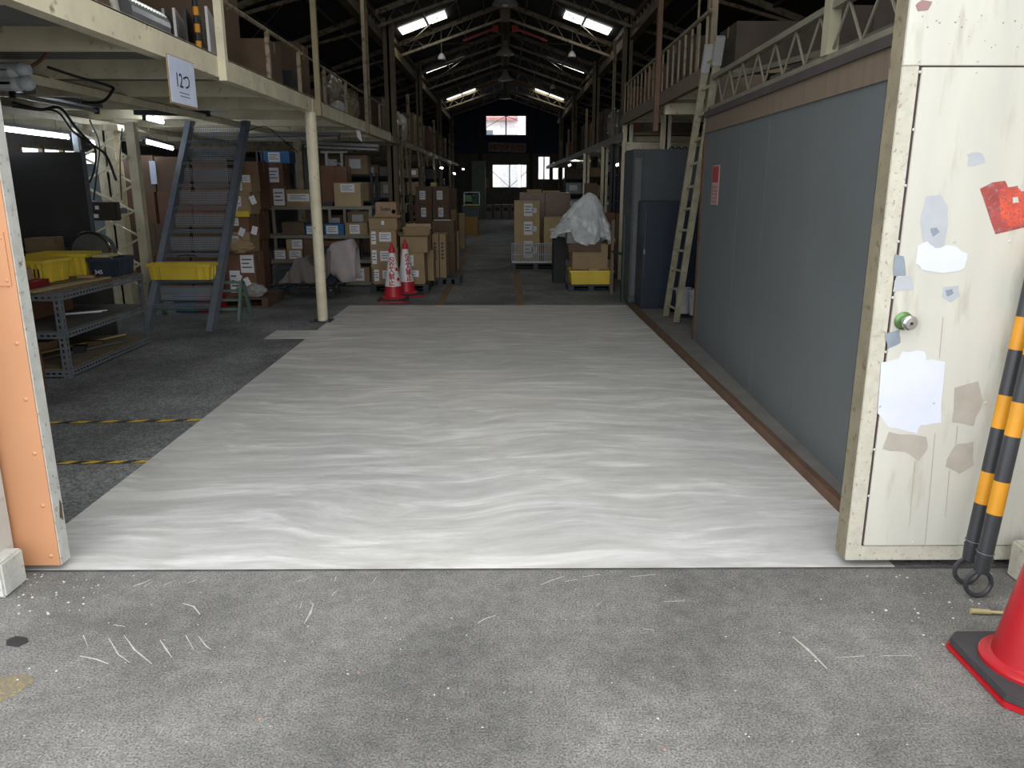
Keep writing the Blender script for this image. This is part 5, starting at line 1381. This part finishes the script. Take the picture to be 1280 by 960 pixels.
# ladder (seen edge-on)
t = thing('leaning_ladder', 'long cream wooden ladder leaning up to the right mezzanine', 'ladder', (1.95, 8.6, .056))
LAD = mat('ladder_cream', (138, 132, 112), .7, var=.2, scale=10, dirt=(80, 76, 66), dirt_amt=.1)
b1, b2 = G(845, 404, .056), G(832, 396, .056)
t1, t2 = P(901, 47, 7.0), P(886, 58, 7.15)
MB().bar(b1 + Vector((0,0,.02)), t1, .06, .04).build('side_rail', LAD, t)
MB().bar(b2 + Vector((0,0,.02)), t2, .06, .04).build('side_rail', LAD, t)
for i in range(12):
    f = .05 + i * .082; MB().tube((b1 + Vector((0,0,.02))).lerp(t1, f), (b2 + Vector((0,0,.02))).lerp(t2, f), .013, 8).build('rung', LAD, t)
for (q_, d_) in ((t1, t1 - b1), (t2, t2 - b2)):
    d_ = d_.normalized(); MB().bar(q_ - d_ * .22, q_ + d_ * .01, .068, .047).build('tape_wrap', mat('silver_tape', (176, 178, 178), .3, .4), t)
# red notice on grey wall
yn = 7.0
t = thing('red_notice', 'narrow red and white notice on the grey wall near the ladder', 'notice', (wallX(yn), yn, 1.3))
y_0, y_1 = 6.68, 6.93
z_1, z_m, z_0 = 1.655, 1.515, 1.33
MB().prism([(wallX(y_0) - .004, y_0, z_0), (wallX(y_1) - .004, y_1, z_0), (wallX(y_1) - .004, y_1, z_1), (wallX(y_0) - .004, y_0, z_1)], (.003, 0, 0)).build('sheet', mat('dull_pink_paper', (170, 140, 134), .6), t)
MB().prism([(wallX(y_0) - .005, y_0 + .02, z_m), (wallX(y_1) - .005, y_1 - .01, z_m), (wallX(y_1) - .005, y_1 - .01, z_1 - .01), (wallX(y_0) - .005, y_0 + .02, z_1 - .01)], (.001, 0, 0)).build('red_panel', mat('notice_red', (150, 50, 56), .6), t)
mb = MB()
for i in range(3):
    for j in range(5):
        zz = z_m - .03 - j * .03; yy = y_0 + .04 + i * .07; mb.box(wallX(yy) - .0055, wallX(yy) - .004, yy, yy + .035, zz - .018, zz)
mb.build('print', mat('notice_print', (130, 92, 88), .6), t)

# ================================================================== OUTSIDE: poles, debris
POLB = mat('pole_black', (44, 46, 50), .4); POLY = mat('pole_yellow', (196, 134, 18), .45)
def tiger_pole(label, ringc, top, seed, bands):
    ringc, top = Vector(ringc), Vector(top)
    d = (top - ringc).normalized(); L = (top - ringc).length
    t = thing('barrier_pole', label, 'barrier pole', ringc)
    R_ = .048
    side = d.cross(Vector((0, 1, 0))).normalized()
    pts = [ringc + (d * math.cos(a) + side * math.sin(a)) * R_ for a in [2*PI*k/28 for k in range(28)]]
    MB().path(pts, .0085, 8, closed=True).build('ring', POLB, t, smooth=True)
    s0 = ringc + d * (R_ + .0)
    MB().tube(s0 - d*.004, s0 + d * .06, .026, 16, r2=.030).build('ferrule', POLB, t, smooth=True)
    MB().path([s0 + d * .075 + (side * math.cos(a) + Vector((0, 1, 0)) * math.sin(a)) * .0305 for a in [2*PI*k/16 for k in range(16)]], .0015, 4, closed=True).build('binding_wire', GALV, t)
    cur = .06; last = POLB
    for ln, m in bands:
        MB().tube(s0 + d * cur, s0 + d * (cur + ln), .0275, 16).build('band_yellow' if m is POLY else 'band_black', m, t, smooth=True); cur += ln
ring1 = P(1223, 729, 2.62); ring1.z = .058
ring2 = P(1207, 724, 2.72); ring2.z = .058
bb = [(.165, POLB), (.125, POLY), (.17, POLB), (.125, POLY), (.17, POLB), (.12, POLY), (.17, POLB), (.12, POLY)]
tiger_pole('black and yellow barrier pole leaning by the white door, nearer one', ring1, P(1279.5, 455, 2.68) + Vector((0.02, 0, 0)), 1, bb)
tiger_pole('black and yellow barrier pole leaning by the white door, one behind', ring2, P(1267, 455, 2.77), 2, bb)
# tan stick by the cone
q = G(1236, 768)
t = thing('tan_stick', 'tan plastic stick with a swollen end lying beside the red cone', 'stick', (q.x, q.y, 0))
a, b = G(1213, 767), G(1262, 770); up = Vector((0, 0, .011))
TAN = mat('tan_plastic', (168, 154, 112), .5, var=.2, scale=20)
MB().tube(a + up, a.lerp(b, .5) + up, .011, 12, r2=.009).build('grip', TAN, t, smooth=True)
MB().tube(a.lerp(b, .5) + up, b + up, .006, 10).build('shaft', TAN, t, smooth=True)
tag(MB().prism([G(1238, 757) , G(1244, 759), G(1243, 764), G(1237, 762)], (0, 0, .012)).build('stone', CONC), 'grey pebble beside the tan stick', 'stone')
# pebbles, paint flakes and scratches on the asphalt
def flakes(n, xr, yr, s, m, nm, seed):
    random.seed(seed); mb = MB()
    for i in range(n):
        x, y = random.uniform(*xr), random.uniform(*yr); r = random.uniform(*s); k = random.randint(4, 6); a0 = random.random() * 6
        mb.prism([(x + r * math.cos(a0 + 2*PI*j/k) * random.uniform(.6, 1.2), y + r * math.sin(a0 + 2*PI*j/k) * random.uniform(.6, 1.2), 0) for j in range(k)], (0, 0, r * .35))
    o = mb.build(nm, m, kind='stuff'); return o
FLK = mat('paint_flake', (196, 192, 182), .7)
tag(flakes(170, (-2.2, 2.0), (.8, 2.83), (.0012, .004), FLK, 'paint_flakes', 3), 'small white paint flakes scattered over the asphalt', 'debris')
tag(flakes(60, (1.35, 2.0), (2.2, 2.8), (.0015, .006), FLK, 'paint_flakes', 5), 'white flakes swept into the corner under the white door', 'debris')
tag(flakes(50, (-2.0, -1.55), (2.5, 2.84), (.002, .006), FLK, 'paint_flakes', 6), 'white flakes under the orange door', 'debris')
tag(flakes(5, (-.9, 1.0), (1.4, 2.2), (.003, .006), mat('orange_flake', (190, 120, 90), .7), 'paint_flakes', 8), 'few orange flakes on the asphalt', 'debris')
tag(flakes(60, (-1.7, 1.5), (2.9, 9), (.0015, .0035), FLK, 'paint_flakes', 9), 'tiny crumbs scattered on the pale floor coating', 'debris').location.z += .004
def scratch(pts, w, m):
    out = []
    q = [G(*p) for p in pts]
    L_, R_ = [], []
    for i, p in enumerate(q):
        d = (q[min(i+1, len(q)-1)] - q[max(i-1, 0)]).normalized(); n = Vector((-d.y, d.x, 0)) * w * (.35 if i in (0, len(q)-1) else 1) * random.uniform(.5, 1.4)
        L_.append(p + n); R_.append(p - n)
    return MB().prism(L_ + R_[::-1], (0, 0, .0006))
SCR = mat('pale_scuff', (168, 164, 156), .8, var=.2, scale=40)
mbs = MB()
for pts in (((166, 733), (178, 729), (190, 724)), ((180, 733), (192, 726)), ((205, 731), (218, 726)), ((228, 754), (242, 758), (250, 768)), ((234, 729), (246, 725)), ((250, 728), (258, 724)),
            ((372, 727), (382, 723)), ((378, 728), (386, 722)), ((413, 727), (415, 722)), ((418, 727), (420, 721)), ((392, 754), (388, 766), (380, 780)), ((388, 753), (392, 757)), ((466, 728), (470, 722)), ((375, 761), (377, 753)), ((415, 745), (423, 736)),
            ((155, 794), (168, 812), (190, 830)), ((136, 798), (148, 818), (162, 828)), ((200, 800), (208, 812), (215, 822)), ((248, 795), (258, 808), (264, 812)), ((232, 794), (242, 812)), ((100, 820), (120, 824), (136, 830)), ((104, 794), (110, 808)), ((142, 781), (156, 783)),
            ((597, 779), (605, 774), (620, 769)), ((706, 727), (722, 724)), ((728, 721), (750, 718)), ((788, 721), (820, 718)), ((676, 731), (688, 726), (706, 720)), ((745, 758), (752, 752)), ((830, 752), (856, 751)), ((804, 786), (818, 788)), ((991, 796), (1010, 812), (1034, 836)), ((1046, 822), (1080, 820)), ((1100, 820), (1140, 819))):
    s_ = scratch(pts, .0035, SCR); mbs.add(s_.v, s_.f)
o = mbs.build('scuff_marks', SCR, kind='stuff'); tag(o, 'thin pale scuff marks on the asphalt before the threshold', 'marks')
o = MB().prism([G(8, 800), G(20, 795), (G(34, 797)), G(36, 803), G(22, 809), G(8, 807)], (0, 0, .0006)).build('oil_stain', BLACK); tag(o, 'small black oil stain on the asphalt at the far left', 'stain')
o = MB().prism([G(-10, 850), G(30, 842), G(44, 850), G(20, 868), G(-10, 884)], (0, 0, .0006)).build('yellow_paint_mark', mat('worn_yellow_line', (128, 112, 66), .8, var=.3, scale=30, dirt=(100, 96, 90), dirt_amt=1.0)); tag(o, 'worn yellow paint remnant at the lower left of the asphalt', 'marks')

# ================================================================== MEZZANINE STORES
def mcart(label, x0, x1, Y, dep, z0, h, m=CARD_D, **k):
    a, b = P(x0, 60, Y).x, P(x1, 60, Y).x
    return carton(label, a, b, Y, dep, z0, z0 + h, m=m, **k)
zd = ZT + .021
# left near: huge brown cartons and white duct
for i, (x0, x1, y, w_, h, lab) in enumerate(((-3.4, -2.25, 3.7, .9, .9, 'huge brown carton on the mezzanine above the orange door'),
        (-3.5, -2.30, 4.7, .3, 1.1, 'second huge brown carton on the mezzanine beside the chipped post'))):
    carton(lab, x0, x1, y, w_, zd, zd + h, m=CARD_D)
t = thing('flexible_duct', 'silver ribbed flexible duct lying on the left mezzanine', 'duct', (-2.4, 5.3, zd))
mb = MB(); n = 26; prof = []
for i in range(n + 1):
    prof += [(.10 if i % 2 else .115, i * .022)]
mb.lathe((-2.40, 5.22, zd + .143), prof, 20, Matrix.Rotation(-PI/2, 3, 'X') @ Matrix.Rotation(.0, 3, 'Y')); mb.build('duct_hose', DUCT, t, smooth=False)
o = tag(MB().box(-2.6, -2.1, 5.2, 5.78, zd, zd + .02).build('yellow_mat', mat('mossy_yellow', (150, 140, 40), .7)), 'mossy yellow strip under the silver duct on the mezzanine', 'mat'); o.location.z -= .0
t.location.z += .0
tg = thing('striped_barrier', 'black and orange striped frame on the left mezzanine', 'frame', (-2.2, 5.4, zd))
ORY = mat('orange_stripe', (196, 130, 30), .5)
for i in range(6):
    z_ = zd + .02 + i * .055; MB().tube((-2.14, 5.88, z_), (-2.14, 5.88, z_ + .055), .02, 10).build('stripe_band', ORY if i % 2 == 0 else BLACK, tg)
for i in range(6):
    x_ = -2.14 - i * .065; MB().tube((x_, 5.88, zd + .36), (x_ - .065, 5.88, zd + .36), .018, 10).build('stripe_band', ORY if i % 2 else BLACK, tg)
# rack of wall louvres / white sheets deeper
for i in range(7):
    x = -2.34 - i * .09
    tag(MB().obox((x, 6.72 + i * .02, zd + .211), (.02, .5, .42), .25).build('sheet_panel', [WHITEP, GALV, BLACK][i % 3]), 'upright sheet leaning on the left mezzanine, %s from the aisle' % ORD[i], 'sheet', None)
items = [(-3.3, -2.45, 7.2, .6, .75, CARD_D, 'brown carton on the left mezzanine right of the near post'),
         (-3.0, -2.35, 8.3, .5, .5, CARD_D, 'brown carton on the left mezzanine above the stair'),
         (-3.2, -2.4, 9.4, .5, .35, BLACK, 'black chest on the left mezzanine behind the railing'),
         (-2.9, -2.4, 10.1, .4, .18, CARD_R, 'low reddish carton behind the railing on the left mezzanine'),
         (-3.6, -2.7, 10.9, .6, .9, CARD_D, 'tall brown carton on the left mezzanine further in'),
         (-2.9, -2.35, 12.2, .6, .3, CARD, 'brown carton near the first tall left column on the mezzanine'),
         (-3.5, -2.5, 13.4, .7, .6, CARD_D, 'wide carton behind the slim upper post on the mezzanine')]
for (a, b, y, d_, h, m, lab) in items: carton(lab, a, b, y, d_, zd, zd + h, m=m)
crumple((-2.38, 11.4, zd), (.19, .26, .32), mat('dull_film', (112, 104, 94), .3, var=.15), 'film-wrapped bundle behind the left mezzanine railing', 'wrapped_bundle', 'bundle', .25, 4, 11)
crumple((-2.46, 13.05, zd), (.15, .16, .28), mat('dull_film', (112, 104, 94), .3), 'second film-wrapped bundle on the left mezzanine', 'wrapped_bundle', 'bundle', .25, 4, 13)
crumple((-2.22, 10.9, zd), (.12, .12, .1), BAGM, 'small clear bag at the left mezzanine edge', 'plastic_bag', 'bag', .3, 3, 15)
for i, (y, h, x) in enumerate(((17.0, .9, -2.9), (18.8, .7, -2.7), (21.8, 1.0, -2.8), (23.0, .8, -2.7), (25.2, .9, -2.7), (28.8, 1.0, -2.7), (31.5, .9, -2.7))):
    carton('goods carton on the far left mezzanine, %s from the front' % ORD[i], x - .3, x + .35, y, 1.0, ZU + .09, ZU + .09 + h, m=[CARD_D, CARD_R, CARD][i % 3])
crumple((-2.35, 18.2, ZU + .09), (.2, .25, .38), mat('grey_film', (150, 148, 142), .25), 'grey film-wrapped roll on the far left mezzanine', 'wrapped_bundle', 'bundle', .25, 4, 21)
# right mezzanine stores
z3 = 2.151
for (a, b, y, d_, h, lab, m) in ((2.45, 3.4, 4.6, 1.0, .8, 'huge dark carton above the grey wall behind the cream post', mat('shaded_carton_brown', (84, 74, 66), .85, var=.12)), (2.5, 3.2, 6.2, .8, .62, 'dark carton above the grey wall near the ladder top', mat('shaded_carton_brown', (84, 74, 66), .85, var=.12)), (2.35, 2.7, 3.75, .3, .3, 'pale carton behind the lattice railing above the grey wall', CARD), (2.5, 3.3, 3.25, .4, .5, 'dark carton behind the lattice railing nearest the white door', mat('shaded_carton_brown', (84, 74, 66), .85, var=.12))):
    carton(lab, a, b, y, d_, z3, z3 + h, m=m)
tag(MB().bar((1.95, 7.2, 2.40), (2.3, 5.7, 2.40), .05, .04).build('loose_beam', RAILM), 'loose grey bar lying behind the lattice railing', 'bar')
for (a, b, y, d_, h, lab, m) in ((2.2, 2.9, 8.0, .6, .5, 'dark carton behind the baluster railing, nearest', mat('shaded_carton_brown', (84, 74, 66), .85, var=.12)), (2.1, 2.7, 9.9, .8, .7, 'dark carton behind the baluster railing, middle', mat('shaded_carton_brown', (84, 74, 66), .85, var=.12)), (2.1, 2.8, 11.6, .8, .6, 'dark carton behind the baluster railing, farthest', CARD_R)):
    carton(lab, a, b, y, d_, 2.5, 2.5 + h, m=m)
tag(MB().prism([(2.0, 8.0, 2.5), (2.0, 8.35, 2.5), (2.0, 8.0, 2.8)], (.02, 0, 0)).build('cream_gusset', CREAM), 'cream triangular plate behind the baluster railing', 'plate')
for i, (y, h) in enumerate(((13.2, .9), (15.6, 1.0), (18.0, .8), (20.0, 1.0), (22.4, .9), (25.0, 1.0), (28.5, .9), (31.5, .8))):
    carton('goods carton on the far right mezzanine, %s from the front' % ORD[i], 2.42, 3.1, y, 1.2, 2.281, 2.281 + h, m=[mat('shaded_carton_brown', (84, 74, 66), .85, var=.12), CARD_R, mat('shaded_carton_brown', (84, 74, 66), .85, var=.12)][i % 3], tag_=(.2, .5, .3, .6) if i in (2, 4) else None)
crumple((2.0, 14.9, 2.281), (.15, .2, .3), mat('grey_film2', (120, 118, 112), .2), 'glossy wrapped roll on the far right mezzanine', 'wrapped_bundle', 'bundle', .25, 4, 25)

# ================================================================== FAR RACKS UNDER THE MEZZANINES
def rack(label, x0, x1, y0, y1, zs, m=DARKMET):
    t = thing('storage_rack', label, 'rack', ((x0+x1)/2, (y0+y1)/2, 0))
    for x in (x0, x1 - .05):
        for y in (y0, y1 - .05): MB().box(x, x + .05, y, y + .05, 0, zs[-1] + .02).build('upright', m, t)
    for z in zs: MB().box(x0 + .001, x1 - .001, y0 + .001, y1 - .001, z - .03, z).build('shelf', m, t)
    return t
random.seed(11)
RACKZ = (.25, .72, 1.2, 1.68)
def fill(where, x0, x1, y0, zs, n, hmax=.36):
    c = 0
    for li, z in enumerate(zs):
        x = x0 + .07
        for j in range(n):
            w_ = (x1 - x0 - .14) / n - .02; h = random.uniform(.55, 1) * hmax
            m = random.choice((CARD, CARD_D, CARD_R, mat('bag_white', (150, 150, 144), .5), CARD))
            carton('parcel on %s, %s level, %s from left' % (where, ['lowest', 'second', 'third', 'top'][li], ORD[j]), x, x + w_, y0 + .03, .35, z, z + h, m=m, tag_=(.2, .7, .3, .8) if random.random() < .6 else None, lines=False, tape=False, name='parcel')
            x += w_ + .02
rack('dark storage rack left of the first tall column', -3.9, -2.45, 14.9, 15.5, RACKZ); fill('the rack left of the tall column', -3.9, -2.45, 14.9, RACKZ, 3)
rack('dark storage rack right behind the first tall left column', -2.35 - 1.3, -2.4, 18.2, 18.8, RACKZ); fill('the rack behind the tall column', -3.65, -2.4, 18.2, RACKZ, 3)
rack('farther dark rack on the left of the aisle', -3.6, -2.3, 22.5, 23.1, RACKZ); fill('the farther left rack', -3.6, -2.3, 22.5, RACKZ, 3)
rack('farthest dark rack on the left of the aisle', -3.6, -2.2, 28.5, 29.1, RACKZ); fill('the farthest left rack', -3.6, -2.2, 28.5, RACKZ, 2)
rack('parcels rack right of the aisle behind the plastic sheet', 2.05, 3.2, 14.6, 15.1, RACKZ); fill('the parcels rack right of the aisle', 2.05, 3.2, 14.6, RACKZ, 3)
rack('second rack on the right beyond the parcels rack', 1.95, 3.6, 19.5, 20.1, RACKZ); fill('the second right rack', 1.95, 3.6, 19.5, RACKZ, 4)
rack('third rack on the far right near the back wall', 1.9, 3.6, 26, 26.6, RACKZ); fill('the third right rack', 1.9, 3.6, 26, RACKZ, 3)
# white steel frame glimpsed behind the long shelf
t = thing('white_lattice_frame', 'white angle frame behind the long shelf above the cartons', 'frame', (-2.3, 13.6, 0))
xa, xb = P(408, 200, 13.6).x, P(427, 200, 13.6).x
WHF = mat('white_frame', (200, 204, 196), .5)
for x in (xa, xb): MB().box(x - .02, x + .02, 13.6, 13.64, 0, P(0, 189, 13.6).z).build('upright', WHF, t)
MB().bar((xa, 13.62, P(0, 198, 13.6).z), (xb, 13.62, P(0, 206, 13.6).z), .02, .02).build('diagonal', WHF, t)
MB().bar((xa - .1, 13.62, P(0, 190, 13.6).z), (xb + .1, 13.62, P(0, 190, 13.6).z), .03, .03).build('top_bar', WHF, t)
# grey-green panel behind shelf left
tag(MB().box(P(366, 0, 12.8).x, P(388, 0, 12.8).x, 12.8, 12.86, 0, 2.1).build('grey_screen_board', mat('grey_green_panel', (88, 90, 78), .7)), 'grey-green upright panel behind the long shelf', 'panel')
tag(MB().box(P(355, 0, 12.6).x, P(365, 0, 12.6).x, 12.6, 12.7, 0, 2.15).build('grey_post', CREAM2), 'flat cream upright behind the blue box on the shelf', 'post')
# small lit lamps far down the aisle
for i, (x, y, Y) in enumerate(((579, 211.5, 30), (568, 217, 24), (552, 210, 22), (772, 206, 16.5), (712, 206.5, 24), (719, 198, 24))):
    q = P(x, y, Y)
    t = thing('ceiling_tube', 'small lit lamp far down under the %s deck, %s' % ('left' if x < 632 else 'right', ['farthest', 'middle', 'nearest', 'nearest', 'lower of the far pair', 'upper of the far pair'][i]), 'light', q)
    MB().tube(q + Vector((0, -.25, 0)), q + Vector((0, .25, 0)), .022, 8).build('tube', TUBEM, t, smooth=True)
    MB().box(q.x - .03, q.x + .03, q.y - .27, q.y + .27, q.z + .022, q.z + .05).build('housing', DARKMET, t)
    MB().tube((q.x, q.y, q.z + .05), (q.x, q.y, 2.22), .004, 5).build('hanger', GALV, t)

# ================================================================== OUTSIDE THE BACK WINDOWS
struct('ground_behind', MB().box(-14, 14, YB + .12, YB + 24, -.12, 0), ASPH)
HW = mat('pale_house_wall', (244, 244, 242), .8, var=.03)
t = thing('house', 'pale house with a faded red roof seen through the back windows', 'building', (0, YB + 9, 0))
MB().box(-6, -.3, YB + 9, YB + 15, 0, 5.0).build('wall', HW, t)
MB().box(-.3, .7, YB + 9.01, YB + 15, 0, 5.2).build('wall', mat('pale_house_wall_b', (232, 234, 236), .8), t)
MB().prism([(-6.2, YB + 8.6, 4.9), (.7, YB + 8.6, 4.9), (.7, YB + 12, 6.0), (-6.2, YB + 12, 6.0)], (0, 0, .15)).build('roof', mat('faded_red_roof', (190, 130, 128), .7), t)
MB().box(-1.6, -.7, YB + 8.95, YB + 9, 3.6, 4.4).build('window', mat('house_glass', (120, 130, 140), .2), t)
t = thing('shed', 'pale sloping shed seen through the right of the back windows', 'building', (3, YB + 7, 0))
MB().prism([(.9, YB + 7, 0), (5, YB + 7, 0), (5, YB + 7, 6.6), (.9, YB + 7, 3.4)], (0, 4, 0)).build('wall', HW, t)
MB().prism([(.8, YB + 6.9, 3.35), (5, YB + 6.9, 6.65), (5, YB + 11, 6.65), (.8, YB + 11, 3.35)], (0, 0, .12)).build('roof', mat('shed_roof', (190, 150, 148), .6), t)
